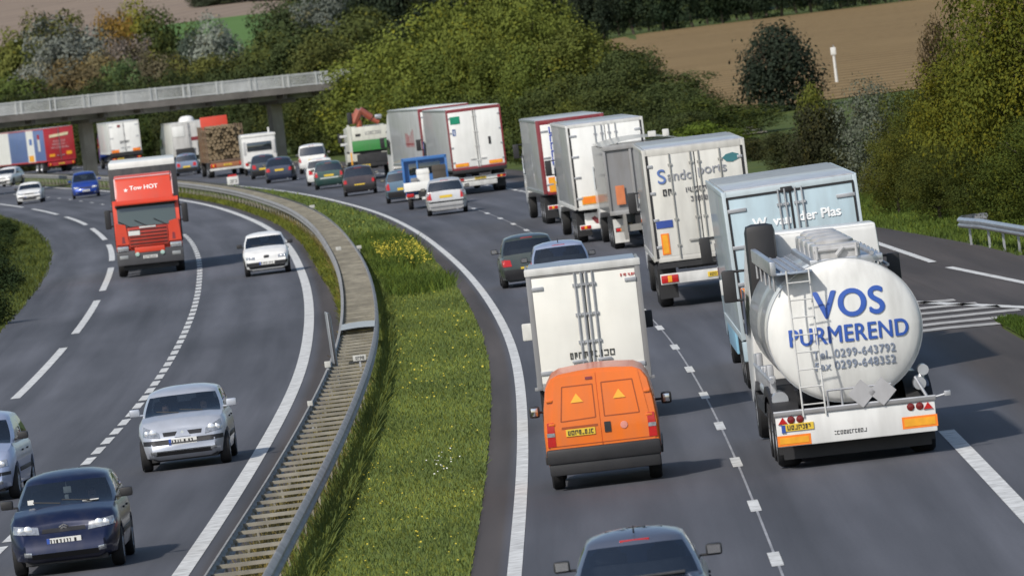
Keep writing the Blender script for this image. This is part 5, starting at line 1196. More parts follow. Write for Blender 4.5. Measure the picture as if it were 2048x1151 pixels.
MB().prism([(9.95,3.36),(10.6,3.40),(11.4,3.0),(9.95,3.0)],'x',-.92,.92).build('roof_deflector', WH, r_)

# ------------------------------------------------------------------ orange van
r_ = empty('orange_van', (1.12,141.2,0), go(142,-.01), 'orange van with two yellow triangles on its rear doors', 'van', lean=R(.4))
def van_sec(y, k=1.0, top=1.85):
    hw = .905*k
    return [(-hw*.96,.34),(-hw,.55),(-hw,.95),(-hw*.965,1.30),(-hw*.90,1.62),(-hw*.80,top-.09),(-hw*.66,top-.03),(-hw*.3,top),(0,top+.012),(hw*.3,top),(hw*.66,top-.03),(hw*.80,top-.09),(hw*.90,1.62),(hw*.965,1.30),(hw,.95),(hw,.55),(hw*.96,.34)]
secs = []
for y, k, lean_ in ((.0,.965,1),(.025,.99,.9),(.10,1.0,.8),(1.0,1.0,0),(2.4,1.0,0),(2.7,1.0,0)):
    secs.append([(x_, y+(.10*max(0,(z_-.95)/.95)**1.3 if y < .2 else 0), z_) for x_, z_ in van_sec(y,k)])
for y, zt in ((3.25,1.35),(3.5,1.10),(4.0,.95),(4.25,.75)): secs.append([(x_*(1 if y < 4 else .92), y, .34+(z_-.34)*(zt-.34)/1.6) for x_, z_ in van_sec(y)])
vb = MB().grid(secs); n = len(secs[0])
for j in (0, len(secs)-1):
    b0 = j*n
    for i in range(n//2): vb.f.append((b0+i,b0+i+1,b0+n-2-i,b0+n-1-i) if i+1 < n-2-i else (b0+i,b0+i+1,b0+n-1-i))
van_body = vb.build('body', ORG, r_, sm=40)
vbv = BVHTree.FromPolygons([Vector(q) for q in vb.v], vb.f)
def vy(x_, z_):
    q = vbv.ray_cast(Vector((x_,-4,z_)), Vector((0,1,0))); return q[0].y if q[0] else .05
def vpatch(name, c, m, off=.012, nx=10, nz=8, sk=.04, parent=None, sm=35):
    a,b,d,e = [Vector(q) for q in c]
    G = [[(lambda p: (p.x, vy(p.x,p.y)-off, p.y))(a.lerp(b,j/nx).lerp(e.lerp(d,j/nx),i/nz)) for j in range(nx+1)] for i in range(nz+1)]
    g = MB().grid(G); w_ = nx+1; K = len(g.v); bd = list(range(w_))+[i*w_+nx for i in range(1,nz+1)]+[nz*w_+j for j in range(nx-1,-1,-1)]+[i*w_ for i in range(nz-1,0,-1)]
    g.v += [(g.v[q][0], g.v[q][1]+sk, g.v[q][2]) for q in bd]; g.f += [(bd[i],bd[(i+1)%len(bd)],K+(i+1)%len(bd),K+i) for i in range(len(bd))]
    return g.build(name, m, parent or r_, sm=sm)
dl = vpatch('door', [(-.83,.66),(-.008,.66),(-.008,1.795),(-.66,1.775)], ORG, .014, 12, 14)
dr = vpatch('door', [(.008,.66),(.83,.66),(.66,1.775),(.008,1.795)], ORG, .014, 12, 14)
SEAM = mat('orange_seam',(.30,.06,.01),.6)
def vline(p, q, w_=.016, parent=dl, m=SEAM, off=.018):
    p, q = Vector(p), Vector(q); d = (q-p).normalized(); nn = Vector((-d.y,d.x))*w_/2
    vpatch('panel_line', [tuple(p-nn),tuple(q-nn),tuple(q+nn),tuple(p+nn)], m, off, 8, 1, .01, parent)
for pts, par in (([(-.62,1.08),(-.07,1.10),(-.07,1.62),(-.55,1.62)],dl),([(.07,1.10),(.62,1.10),(.56,1.63),(.07,1.63)],dr)):
    for a, b in zip(pts, pts[1:]+pts[:1]): vline(a, b, .018, par)
vline((-.80,.70),(.80,.70),.014,r_)
for x_ in (-.34,.33):
    tri = MB().add([(x_-.10,vy(x_,1.36)-.028,1.36),(x_+.10,vy(x_,1.36)-.028,1.36),(x_,vy(x_,1.50)-.028,1.50)],[(0,1,2)])
    tri.build('yellow_triangle', mat('triangle_yellow',(.85,.42,.04),.45), dl if x_ < 0 else dr, sm=0)
p = vpatch('number_plate', [(-.56,.84),(-.10,.84),(-.10,.95),(-.56,.95)], PLY, .03, 6, 2, .03, dl); strokes('characters', INK, p, -.33, vy(-.3,.9)-.034, .895, .40, .07, 41)
vpatch('plate_recess', [(-.62,.96),(-.05,.96),(-.05,.995),(-.62,.995)], SEAM, .02, 8, 1, .02, dl)
vpatch('door_handle', [(.05,.85),(.15,.85),(.15,1.01),(.05,1.01)], BLACK, .03, 4, 4, .03, dr)
em = MB().lathe([(.001,0),(.055,.004),(.06,.014)],'y',(.36,vy(.36,.93)-.03,.93),18); em.build('emblem', mat('emblem_pink',(.62,.25,.2),.4), dr)
vpatch('high_brake_light', [(-.17,1.70),(-.06,1.70),(-.06,1.74),(-.17,1.74)], MAROON, .028, 4, 2, .02, dl)
for sx in (-1,1):
    t = vpatch('tail_light', sorted([(sx*.865,.70),(sx*.735,.70)])+sorted([(sx*.845,1.08),(sx*.735,1.08)], reverse=True), RED, .022, 4, 8, .05)
    vpatch('lens_band', sorted([(sx*.862,.86),(sx*.738,.86)])+sorted([(sx*.86,.92),(sx*.738,.92)], reverse=True), LAMP, .028, 4, 2, .01, t)
    for z_ in (1.05,1.42): MB().box(*sorted((sx*.84-sx*.02,sx*.74-sx*.02)),vy(sx*.74,z_)-.03,vy(sx*.74,z_)+.05,z_-.02,z_+.02,.01).build('hinge', ORG, dl if sx < 0 else dr)
    a = MB().tube((sx*.86,2.75,1.15),(sx*1.0,2.7,1.15),.02).build('mirror_arm', BLACK, r_); mo = MB().box(sx*1.06-.085,sx*1.06+.085,2.62,2.74,1.07,1.26,.045).build('door_mirror', BLACK, r_); MB().box(sx*1.06-.055,sx*1.06+.055,2.612,2.625,1.10,1.23,.01).build('mirror_glass', CHROME, mo)
MB().box(-.90,.90,-.09,.12,.42,.66,.05).build('rear_bumper', BLACK, r_)
MB().box(-.875,.875,-.06,.2,.24,.44,.03).build('rear_valance', BLACK, r_)
for sx in (-1,1): MB().box(*sorted((sx*.93,sx*.89)),.2,3.9,.42,.56,.02).build('side_trim', BLACK, r_)
axle_wheels(r_, (.75,3.35), 1.78, .33, .20); MB().tube((.3,.3,.28),(.3,-.02,.27),.03).build('exhaust', STEEL, r_)
MB().box(-.8,.8,.3,3.9,.28,.40).build('underbody', DARK, r_)

# ------------------------------------------------------------------ red lorry (towards the camera)
y_ = 328.0
r_ = empty('red_lorry', (-12.95,y_,0), heading(y_)+math.pi+.004, 'red lorry with tall roof sign and dark grey trailer, driving towards the camera', 'lorry', lean=R(-1.2))
W = 2.46; hw = W/2          # local +Y forward, front of the cab at y = 0
MB().box(-1.25,1.25,-14.6,-2.55,1.1,3.93,.03).build('trailer_box', mat('trailer_dark',(.035,.036,.042),.6,dirt=.3), r_)
MB().box(-1.22,1.22,-14.5,-2.70,3.92,4.16,.04).build('trailer_roof', WALL, r_)
cab = MB().prism([(-2.3,1.0),(-.08,.95),(0,1.15),(0,1.75),(-.16,2.6),(-.32,2.78),(-2.3,2.78)],'x',-hw+.03,hw-.03).build('cab', REDP, r_)
# windscreen, visor, roof sign
wsn = MB().grid([[(x_, lerp(.035,-.145,t)-.012*(abs(x_)/1.1)**2.5, lerp(1.82,2.60,t)) for x_ in np.linspace(-1.06,1.06,9)] for t in (0,.5,1)]); wsn.build('windscreen', GLASSG, r_, sm=60)
MB().box(-1.12,1.12,-.2,-.02,2.55,2.62,.02).build('windscreen_frame', BLACK, r_)
rs = MB().prism([(-1.7,2.74),(-.15,2.72),(-.22,2.9),(-.55,3.55),(-.75,3.66),(-1.7,3.70)],'x',-1.06,1.06)
bm = bmesh.new(); me = bpy.data.meshes.new('t'); me.from_pydata(rs.v, [], rs.f); bm.from_mesh(me); bmesh.ops.recalc_face_normals(bm, faces=bm.faces[:])
bmesh.ops.bevel(bm, geom=[e for e in bm.edges if e.calc_face_angle(0) > .5], offset=.08, segments=3, profile=.6, affect='EDGES'); sign = MB().bm(bm).build('roof_sign', REDP, r_)
tm = Matrix.Translation((0,-.375,3.20)) @ Matrix.Rotation(R(27),4,'X') @ facing(0,.012,0,False)
text('lettering', 'Tow HOT', .24, mat('sign_white',(.85,.78,.75),.5), sign, tm, .004, .006)
st = [(.09*(1 if k%2==0 else .42)*math.cos(k*math.pi/5+math.pi/2), .09*(1 if k%2==0 else .42)*math.sin(k*math.pi/5+math.pi/2)) for k in range(10)]
sm_ = MB().prism(st,'z',-.004,.006); so = sm_.build('star', mat('sign_white',(.85,.78,.75),.5), sign); so.data.transform(tm @ Matrix.Translation((-.66,-.06,0)))
rim_ = MB().tube((-1.02,-.60,3.60),(1.02,-.60,3.60),.03).tube((1.04,-.24,2.86),(1.04,-.60,3.58),.03).tube((-1.04,-.24,2.86),(-1.04,-.60,3.58),.03); rim_.build('sign_trim', mat('trim_pink',(.62,.36,.36),.4), sign)
MB().prism([(-.05,2.70),(.12,2.62),(.13,2.67),(-.05,2.78)],'x',-1.10,1.10).build('sun_visor', REDP, r_)
# corner panels, grille, bumper
for sx in (-1,1):
    MB().prism([(sx*.72,1.18),(sx*1.19,1.20),(sx*1.14,1.98),(sx*.80,1.90)],'y',.0,.06).build('corner_panel', REDP, r_)
    MB().prism([(sx*.86,1.24),(sx*.98,1.24),(sx*.96,1.48),(sx*.88,1.48)],'y',.055,.066).build('air_slot', MAROON, r_)
    MB().box(*sorted((sx*.76,sx*1.18)),.02,.10,.94,1.13,.03).build('headlight', LAMP, r_)
    MB().box(*sorted((sx*.80,sx*1.12)),.06,.13,.66,.80,.03).build('fog_light', mat('fog_glass',(.35,.36,.36),.2,.3), r_)
    MB().lathe([(.001,.16),(.07,.155),(.085,.12)],'y',(sx*.46,0,.80),14).build('spot_light', mat('spot_green',(.45,.62,.55),.2,.2), r_)
    a = MB().tube((sx*1.15,-.25,2.45),(sx*1.42,-.2,2.45),.025).tube((sx*1.15,-.25,1.9),(sx*1.42,-.2,1.9),.025).tube((sx*1.20,-.25,1.9),(sx*1.20,-.25,2.45),.02).build('mirror_arm', BLACK, r_)
    MB().box(*sorted((sx*1.30,sx*1.52)),-.28,-.12,1.80,2.50,.05).build('mirror', BLACK, r_)
gr = MB().box(-.72,.72,.0,.05,1.08,1.78,.02).build('grille', paint('grille_red',(.40,.032,.016),.3), r_)
for k in range(5): MB().box(-.68,.68,.045,.062,1.16+k*.125,1.205+k*.125,.004).build('grille_slot', mat('grille_dark',(.045,.008,.006),.5), gr)
MB().box(-.30,.30,.03,.075,1.74,1.80,.01).build('name_strip', TRIMW, r_); MB().box(.30,.72,.05,.075,1.50,1.66).build('white_card', PLW, r_)
MB().box(-1.22,1.22,-.3,.11,.42,.93,.06).build('front_bumper', mat('bumper_grey',(.06,.06,.065),.5), r_)
MB().box(-.55,.55,.10,.125,.86,1.06,.02).build('lower_grille', REDP, r_)
p = MB().box(-.26,.26,.11,.13,.63,.74).build('number_plate', PLW, r_); strokes('characters', INK, p, 0,.133,.685,.42,.07,91)
MB().box(-1.0,1.0,-2.2,-.1,.25,.5).build('underbody', DARK, r_)
wp = MB()
for x_ in (-.7,.0,.6): wp.tube((x_,.06,1.80),(x_+.45,.02,2.05),.014)
wp.build('wipers', BLACK, r_)
axle_wheels(r_, (-1.35,-5.2,-10.5,-11.8,-13.1), 2.46, .5, .32)
MB().tube((-1.0,-.4,2.75),(-1.0,-.5,3.9),.012).build('aerial', BLACK, r_)
# ------------------------------------------------------------------ double barrier of the central reservation
SPC = mat('spacer_steel', (.27,.25,.20), .65, .1, .3, 2, dirt=.5)
WPROF = [(0,.47),(.03,.48),(.07,.52),(.07,.555),(.02,.59),(.02,.615),(.07,.65),(.07,.685),(.03,.735),(0,.75)]
def wbeam(pts, sgn, th=.012, dz=0):      # pts: (x,y) path; profile bulges to the right of travel (sgn=1) or left
    G = []
    loop = [(d, z) for d, z in WPROF]+[(d-th, z) for d, z in WPROF[::-1]]
    for i, p in enumerate(pts):
        a = Vector(pts[max(0,i-1)]); b = Vector(pts[min(len(pts)-1,i+1)]); d = (b-a).normalized(); nr = Vector((d.y,-d.x))*sgn
        G.append([(p[0]+nr.x*q[0], p[1]+nr.y*q[0], q[1]+dz) for q in loop+[loop[0]]])
    m = MB().grid(G); k = len(loop)+1
    m.f.append(tuple(range(k-1))); m.f.append(tuple((len(G)-1)*k+i for i in range(k-1))); return m
br = empty('median_barrier', (*on_road(-3.5,130),0), 0, 'long double steel barrier with ladder-like spacers on the central reservation', 'crash barrier')
def local(o, root):
    o.data.transform(Matrix.Translation(-root.location)); return o
ysr = list(np.arange(40,300,2.5))+list(np.arange(300,1000,5.0))
local(wbeam([on_road(-3.93,y) for y in ysr], -1).build('rail', BEAM, br, sm=25), br)
local(wbeam([on_road(-3.12,y) for y in ysr], 1).build('rail', BEAM, br, sm=25), br)
def spacer(mb, y, posts=True):
    a = Vector((*on_road(-3.92,y),0)); b = Vector((*on_road(-3.13,y),0)); s = SL(y)
    d = Vector((s,1,0)).normalized()*.055
    for z0, z1 in ((.63,.68),):
        mb.add([tuple(p+q+Vector((0,0,z))) for z in (z0,z1) for p in (a,b) for q in (-d,d)], [(0,1,3,2),(4,6,7,5),(0,4,5,1),(2,3,7,6),(0,2,6,4),(1,5,7,3)])
    if posts:
        for p in (a.lerp(b,.05), a.lerp(b,.95)): mb.box(p.x-.018,p.x+.018,p.y-.03,p.y+.03,.0,.635)
k = 0; y = 110.0; rest = MB()
while y < 720:
    if k < 100:
        m = MB(); spacer(m, y, k%2 == 0); local(m.build('spacer', SPC, br, sm=0), br)
    else: spacer(rest, y, k%2 == 0)
    k += 1; y += 2.0
local(tag(rest.build('far_spacers', SPC, br, sm=0), kind='stuff'), br)
cp = MB()
G = [[(*on_road(o, y), .76+.02*math.sin((o+3.9)/.8*math.pi)) for o in (-3.93,-3.7,-3.5,-3.3,-3.12)] for y in (211.5,213,214.5,216)]
cp.grid(G); cp.grid([[(p[0],p[1],p[2]-.03) for p in r] for r in G]); local(cp.build('cover_plate', paint('plate_grey',(.44,.45,.47),.35), br), br)
# small plates and posts along the barrier
def marker(px, py, Y, wd, ht, label, m=mat('dull_plate',(.50,.50,.47),.5,dirt=.3), post=.5, ink=False, yaw=0):
    wd *= .82; ht *= .8
    p = at(px, py, Y); e = empty('marker_plate', p, yaw, label, 'marker')
    MB().box(-wd/2,wd/2,-.012,.012,-ht/2,ht/2,.006).build('plate', m, e); MB().box(-.02,.02,.013,.05,-post,ht*.3).build('bracket', STEEL, e)
    if ink: strokes('characters', INK, e, 0,-.016,0,wd*.6,ht*.5,int(px))
    return e
marker(655,728,187,.15,.16,'small pale plate on the inbound rail beside the narrow edge-on sign')
marker(620,806,169,.12,.12,'small pale reflector on the inbound rail just below the narrow edge-on sign')
marker(719,715,189,.34,.15,'white number plate lying between the barrier rails', ink=True, post=.3)
marker(677,497,301,.22,.15,'white plate on the inbound rail at the bend, left of its twin')
marker(718,494,303,.20,.14,'white plate right of the outbound rail beside the yellow flowers')
marker(624,413,392,.28,.16,'white plate right of the barrier far along the bend')
# edge-on sign
p = at(683,792,191); p.z = 0
e = empty('edge_on_sign', p, R(4), 'tall narrow dark sign seen edge-on between the barrier rails', 'sign', lean=R(-1.5))
MB().tube((0,0,-.05),(0,0,1.75),.028).build('post', STEEL, e)
MB().box(-.055,-.015,-.42,.42,.70,1.80,.012).build('sign_plate', paint('sign_back',(.06,.06,.065),.3), e); MB().box(-.075,-.055,-.44,.44,.72,1.82,.01).build('sign_edge', STEEL, e)
MB().box(-.05,.05,-.05,.05,.03,.14,.02).build('foot', BLACK, e)
MB().box(.012,.03,-.03,.03,.2,.62).build('clamp', BLACK, e)
# kilometre marker
p = at(467,372,536); p.z = 0
e = empty('kilometre_marker', p, heading(536), 'white kilometre marker with a red top on the central reservation', 'marker')
MB().box(-.05,.05,.02,.08,-.05,.5).build('post', STEEL, e); MB().box(-.34,.34,-.02,.02,.12,.60,.02).build('plate', PLW, e)
MB().prism([(-.30,.601),(.30,.601),(.22,.72),(-.22,.72)],'y',-.022,.022).build('red_top', mat('marker_red',(.5,.03,.03),.5), e); strokes('characters', INK, e, 0,-.026,.32,.36,.18,6)

# ------------------------------------------------------------------ crash barrier at the right
pts = [(17.4,120),(16.3,150),(15.5,170),(14.7,190),(13.9,209),(13.09,228.3),(12.62,240),(12.38,242.6),(12.28,244.2),(12.42,245.4),(12.75,245.9),(13.1,245.6)]
dz_ = 0.0
e = empty('roadside_barrier', (13.0,236,0), 0, 'galvanised steel crash barrier with a rounded end at the right edge', 'crash barrier')
fine = []
for a, b in zip(pts, pts[1:]):
    for i in range(6): fine.append(tuple(Vector(a).lerp(Vector(b), i/6)))
fine.append(pts[-1])
local(wbeam(fine, -1, .02).build('rail', ALU, e, sm=25), e)
for i in range(30):
    y = 243-4.0*i; x = float(np.interp(y, [q[1] for q in pts[:8]], [q[0] for q in pts[:8]]))+.07
    local(MB().box(x-.02,x+.04,y-.05,y+.05,-.1,.70).build('post', STEEL, e), e)

# ------------------------------------------------------------------ bridge
CONC = mat('weathered_concrete', (.155,.142,.13), .85, var=.28, scale=.7, bump=.3, dirt=.4); CONL = mat('lit_concrete', (.36,.36,.34), .8, var=.2, scale=.9, dirt=.3); RAILC = mat('railing_grey', (.50,.51,.50), .6, .1, .12, 2)
A = at(-260, 232.5, 636); B = at(860, 121, 652)
D = (B-A); LB_ = D.length; d_ = D.normalized(); nb = Vector((-d_.y, d_.x, 0)).normalized()
bridge = empty('road_bridge', (A.x+d_.x*LB_*.5, A.y+d_.y*LB_*.5, 0), 0, 'concrete road bridge with pale railings crossing over the motorway', 'bridge')
ang = math.atan2(d_.y, d_.x)
def bp(t, back, z): return A + d_*t + nb*back + Vector((0,0,z))    # z measured from the railing top
def bbox(mb, t0, t1, b0, b1, z0, z1):
    mb.add([tuple(bp(t,b,z)) for z in (z0,z1) for b in (b0,b1) for t in (t0,t1)], [(0,2,3,1),(4,5,7,6),(0,1,5,4),(2,6,7,3),(0,4,6,2),(1,3,7,5)]); return mb
def bb(name, m, *a): return local(bbox(MB(), *a).build(name, m, bridge, sm=0), bridge)
bb('deck', CONC, 0, LB_, 0, 8.5, -1.36, -.98); bb('edge_beam', CONC, 0, LB_, -.18, .22, -1.38, -.93)
bb('girder', CONL, 0, LB_, 1.6, 2.4, -1.75, -1.362); bb('girder', CONL, 0, LB_, 6.0, 6.8, -1.75, -1.362)  # light falling on the girders is put into their brighter concrete colour
t = 1.0
while t < LB_:
    bb('bracket', CONC, t, t+.28, .2, 1.598, -1.68, -1.363); t += 2.75
for b0 in (.0, 8.2):
    r = MB(); bbox(r, 0, LB_, b0-.05, b0+.07, -.09, 0); bbox(r, 0, LB_, b0-.02, b0+.04, -.86, -.80)
    t = .1
    while t < LB_: bbox(r, t, t+.05, b0-.012, b0+.028, -.80, -.09); t += .13
    local(r.build('railing', RAILC, bridge, sm=0), bridge)
    t = .6; k = 0
    while t < LB_:
        if b0 < 1:
            for dt_ in (0, .42): bb('railing_post', RAILC, t+dt_, t+dt_+.13, b0-.07, b0-.012-.001, -.93, .03)
        t += 2.55
def pillar(px, base_z, wd):
    u0 = None
    for i in range(400):
        q = A+d_*(LB_*i/400)
        if (q.x/q.y) > (at(px, 250, 640).x/640): u0 = LB_*i/400; break
    m = MB(); c = bp(u0, 4.0, 0); top = c.z-1.75
    m.add([(c.x+math.cos(ang)*sx*w_-math.sin(ang)*sy*.45, c.y+math.sin(ang)*sx*w_+math.cos(ang)*sy*.45, z) for z, w_ in ((base_z,wd*.47),(top,wd*.5)) for sy in (-1,1) for sx in (-1,1)], [(0,2,3,1),(4,5,7,6),(0,1,5,4),(2,6,7,3),(0,4,6,2),(1,3,7,5)])
    local(m.build('pillar', CONL2, bridge, sm=0), bridge)
    bb('crosshead', CONC, u0-wd*.8, u0+wd*.8, 1.2, 5.2, -2.0, -1.752)
CONL2 = mat('pillar_concrete', (.30,.28,.25), .85, var=.22, scale=.8, bump=.3, dirt=.3)
pillar(206, -.1, .82); pillar(590, .2, .85)

# ------------------------------------------------------------------ pole in the field
Y = 556; p = at(1677,190,Y); g = Hh(p.x, Y); top = at(1667,92,Y).z
e = empty('field_pole', (p.x, Y, g), 0, 'slim white pole with a small pale box at its top standing in the ploughed field', 'pole')
h = top-g
MB().tube((0,0,-.1),(0,0,h-.3),.10,.075,10).build('pole', PLW, e); MB().box(-.16,.16,-.14,.14,h-.55,h-.08,.03).build('box', PLW, e); MB().tube((.04,0,h-.1),(.04,0,h+.05),.03,n=6).build('spike', STEEL, e)

# ------------------------------------------------------------------ caravan
r_ = empty('caravan', (-15.0,577,0), go(577,-.04), 'white caravan with one wide dark rear window', 'caravan', lean=R(.5))
cv = MB().box(-1.10,1.10,0,5.2,.45,2.62,.14); cv.build('body', WH, r_)
MB().box(-.80,.80,-.012,.02,1.52,2.08,.05).build('rear_window', GLASSD, r_); 
for sx in (-1,1):
    MB().box(*sorted((sx*1.04,sx*.86)),-.02,.02,1.3,2.15,.02).build('corner_trim', paint('trim_grey',(.5,.5,.5),.2), r_); MB().box(*sorted((sx*1.0,sx*.78)),-.03,.01,.62,.82,.02).build('tail_light', RED, r_)
MB().box(-1.12,1.12,-.04,.02,2.42,2.60,.05).build('roof_lip', WALL, r_); MB().box(-.28,.28,-.02,0,.95,1.08).build('number_plate', PLY, r_); MB().box(-1.0,1.0,-.03,.05,.45,.56).build('bumper', WALL, r_)
MB().box(.7,.8,1.2,1.3,2.6,2.95,.02).build('aerial', PLW, r_); axle_wheels(r_, (2.3,), 2.1, .32, .2); MB().box(-.05,.05,5.1,6.4,.4,.5).build('drawbar', STEEL, r_)
# ------------------------------------------------------------------ log lorry and its logs
Y = 588; x0 = -17.45; hd = go(Y,-.02)
r_ = empty('log_lorry', (x0,Y,0), hd, 'lorry loaded with a tall stack of brown logs, red cab roof showing above', 'lorry')
MB().box(-1.1,1.1,0,9.5,.95,1.12,.02).build('bed', paint('bed_brown',(.14,.09,.06),.4), r_)
for y_ in (.5,3.3,6.2,8.8):
    for sx in (-1,1): MB().box(sx*1.22-.05,sx*1.22+.05,y_-.06,y_+.06,1.0,3.35).build('stake', paint('stake_brown',(.16,.10,.06),.4), r_)
light_bar(r_, 2.4, -.1, .78, .30, paint('bar_red_brown',(.36,.14,.06),.3), True, True, 0, .35); MB().box(-1.2,1.2,-.14,-.02,.45,.60,.02).build('underrun_bar', TRIMW, r_)
axle_wheels(r_, (1.3,2.6), 2.5, .5, .36); MB().box(-.4,.4,0,9.5,.6,.95).build('chassis', DARK, r_)
MB().box(-.95,.85,9.7,9.9,1.0,3.95,.03).build('headboard', REDP, r_); tractor(r_, 10.1, 2.4, paint('cab_brown',(.13,.07,.05),.3), 3.3, mirror=False)
LOG = mat('log_wood', (.20,.15,.09), .9, var=.35, scale=2.5, bump=.3)
M_ = Matrix.Translation((x0,Y,0)) @ Matrix.Rotation(hd,4,'Z')
lm = MB().lathe([(.001,0),(.118,.0),(.13,.02),(.13,8.7),(.001,8.7)],'y',(0,0,0),9).build('log', LOG, None, sm=40).data
bpy.data.objects.remove(bpy.data.objects['log'])
rg_ = random.Random(3)
for j in range(10):
    for i in range(9):
        xx = -1.04+i*.26+(.13 if j%2 else 0)+rg_.uniform(-.02,.02); zz = 1.26+j*.218
        if xx > 1.1 or (j > 8 and abs(xx) > .8): continue
        o = bpy.data.objects.new('log', lm); COL.objects.link(o); s = rg_.uniform(.82,1.08)
        o.matrix_world = M_ @ Matrix.Translation((xx, rg_.uniform(.05,.5), zz)) @ Matrix.Diagonal((s,1,s,1))
        tag(o, 'brown log lying in the stack on the log lorry', 'log', 'logs stacked on the log lorry')
# ------------------------------------------------------------------ white lorry with a roof dome
p = at(388,345,640)
r_, ds, fo = trailer('dome_lorry', 'white lorry with a bright roof dome left of the log lorry', p.x, 640, go(640,.02), W=2.5, L=7.5, z0=1.2, z1=3.55, side=WALL, door=paint('dull_white',(.58,.57,.55),.4), frame=TRIMW, cabm=WH, cabtop=3.3, rods=((.05,None),), hinges=0, mirror=False)
MB().lathe([(.001,.42),(.35,.38),(.52,.24),(.58,.0),(.001,.0)],'z',(0,.9,3.56),18).build('roof_dome', WALL, r_)
MB().box(-1.2,-.35,-.06,-.03,2.55,3.3,.03).build('white_hatch', WALL, r_); MB().box(.1,1.0,-.06,-.04,2.2,2.45).build('maroon_strip', MAROON, r_); MB().box(-1.1,.2,-.2,.0,1.0,1.7,.05).build('rear_equipment', DARK, r_); light_bar(r_, 2.4, -.05, .7, .2, TRIMW)
# ------------------------------------------------------------------ green and white tipper with a loading crane
r_ = empty('crane_tipper', (-6.68,495,0), go(495,-.02), 'green and white tipper lorry with a folded reddish crane behind its cab', 'lorry', lean=R(.8))
TG = paint('tipper_green',(.05,.24,.06),.25); CR = paint('crane_red',(.36,.09,.05),.3)
MB().box(-1.25,1.25,0,.10,2.20,2.95,.03).build('upper_tailgate', paint('tipper_cream',(.66,.66,.58),.3), r_); MB().box(-1.25,1.25,-.02,.10,1.62,2.198,.03).build('lower_tailgate', TG, r_)
for sx in (-1,1): MB().box(*sorted((sx*1.28,sx*1.22)),.1,5.2,1.62,2.9,.02).build('side_board', paint('tipper_cream',(.66,.66,.58),.3), r_)
MB().box(-1.22,1.22,.1,5.2,1.5,1.62).build('bed', DARK, r_); MB().prism([(-1.3,1.2),(-1.12,1.2),(-1.12,3.0),(-1.22,3.12),(-1.3,3.12)],'y',-.04,.12).build('corner_post', paint('tipper_cream',(.66,.66,.58),.3), r_)
strokes('lettering', mat('grey_ink',(.25,.25,.25),.6), r_, .1,-.006,2.58,.9,.18,9)
for x_ in (-.75,.95): MB().box(x_-.14,x_+.14,-.03,.0,2.45,2.58,.02).build('latch', BLACK, r_)
cr = MB().tube((-.35,5.6,1.6),(-.35,5.6,3.3),.18).tube((-.6,5.6,3.2),(-.25,5.5,3.85),.24).tube((-.25,5.5,3.85),(.35,5.6,3.35),.2).tube((.35,5.6,3.3),(.75,5.6,3.05),.14); cr.box(-.9,-.55,5.4,5.8,3.1,3.7,.06).build('crane', CR, r_)
MB().box(.55,.95,5.45,5.75,3.25,3.5,.06).build('crane_cylinder', ALU, r_); MB().box(-.98,-.72,5.35,5.75,3.1,3.75,.06).build('crane_block', BLACK, r_)
MB().box(-.9,.9,-.05,.4,.75,1.45,.05).build('rear_frame', DARK, r_); axle_wheels(r_, (1.2,2.5), 2.45, .5, .5); MB().box(-.45,.45,0,6.5,.7,1.5).build('chassis', DARK, r_); light_bar(r_, 2.3, -.1, .82, .16, DARK, True, True, -.5)
MB().box(-1.26,-1.18,-.05,.03,.9,1.6,.02).build('marker_bar', AMBER, r_)
tractor(r_, 6.2, 2.45, paint('tipper_cream',(.66,.66,.58),.3), 2.95, mirror_z=2.35)
for z_ in (2.0,2.45): MB().box(-1.75,-1.35,-.0,.08,z_,z_+.14,.03).build('marker_lamp', TRIMW, r_)
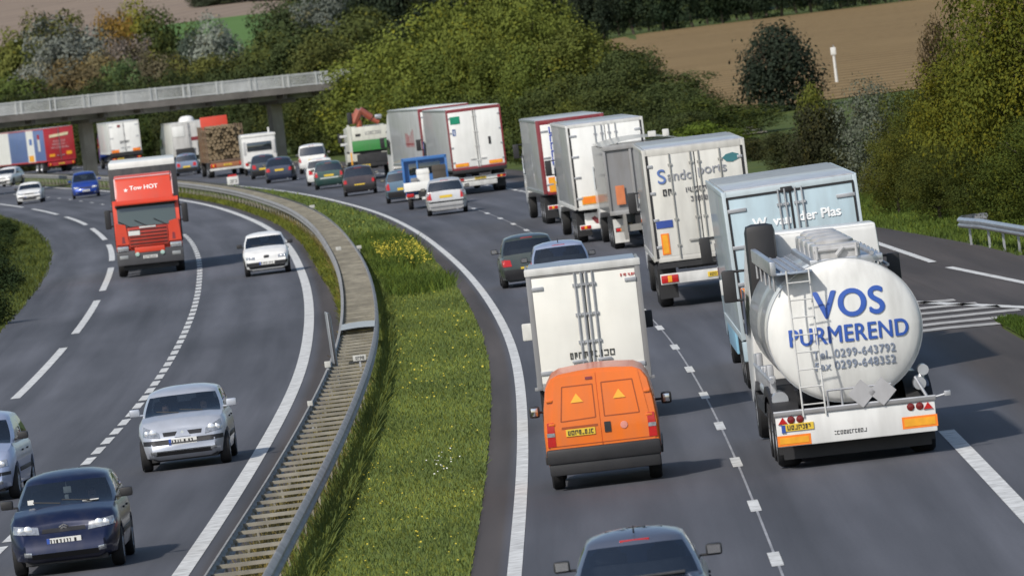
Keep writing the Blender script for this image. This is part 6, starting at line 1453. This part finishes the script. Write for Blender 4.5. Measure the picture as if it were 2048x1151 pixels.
# ------------------------------------------------------------------ blue pickup truck
r_ = empty('blue_pickup', (-3.15,392,0), go(392,-.04), 'blue flatbed pickup with white dropsides and a loaded bed behind the silver hatchback', 'truck', lean=R(.5))
PB = paint('pickup_blue',(.045,.16,.42),.15)
MB().prism([(3.0,.5),(5.0,.5),(5.1,1.0),(4.6,1.2),(4.1,2.0),(3.0,2.1)],'x',-.95,.95).build('cab', PB, r_); MB().box(-.7,.7,2.985,2.999,1.45,1.95,.004).build('rear_window', GLASSD, r_)
hbd = MB(); hbd.box(-1.0,-.90,2.75,2.87,.85,2.2,.01); hbd.box(.9,1.0,2.75,2.87,.85,2.2,.01); hbd.box(-1.0,1.0,2.75,2.87,2.08,2.22,.01); hbd.box(-.35,-.28,2.76,2.86,.85,2.1); hbd.build('headboard', PB, r_)
MB().box(-1.0,1.0,0,2.9,.78,.86,.01).build('bed', paint('bed_grey',(.35,.35,.35),.4), r_)
MB().box(-1.0,1.0,-.05,.0,.80,1.18,.012).build('tailboard', WALL, r_)
for sx in (-1,1): MB().box(*sorted((sx*1.02,sx*.98)),.02,2.7,.80,1.18,.012).build('dropside', WALL if sx > 0 else PB, r_); MB().box(*sorted((sx*.92,sx*.60)),-.06,.02,.55,.70,.02).build('tail_light', RED, r_)
MB().box(-.95,.95,.02,.1,.48,.62).build('bumper', TRIMW, r_); MB().box(-.26,.26,-.05,.01,.40,.51).build('number_plate', PLW, r_); axle_wheels(r_, (.7,4.2), 1.8, .33, .22); MB().box(-.4,.4,0,4.8,.5,.78).build('chassis', DARK, r_)
def load(name, lab, x, y, z, a, b, c, m):
    mt = Matrix.Translation((-3.15,392,0)) @ Matrix.Rotation(go(392,-.04),4,'Z'); q = mt @ Vector((x,y,z))
    e = empty(name, q, go(392,-.04), lab, 'crate' if 'crate' in name else 'box'); MB().box(-a/2,a/2,-b/2,b/2,0,c,.03).build('body', m, e); MB().box(-a/2-.01,a/2+.01,-b/2-.01,b/2+.01,c*.72,c*.9,.01).build('lid', m, e)
load('white_box','white box standing on the bed of the blue pickup',-.1,1.6,.86,.55,.6,.85,WALL); load('dark_crate','dark crate on the right of the blue pickup bed',.62,1.2,.86,.6,.6,.95,mat('crate_dark',(.06,.05,.04),.7)); load('grey_box','small grey box on the blue pickup bed beside the white box',-.5,1.0,.86,.3,.5,.5,GREYT)
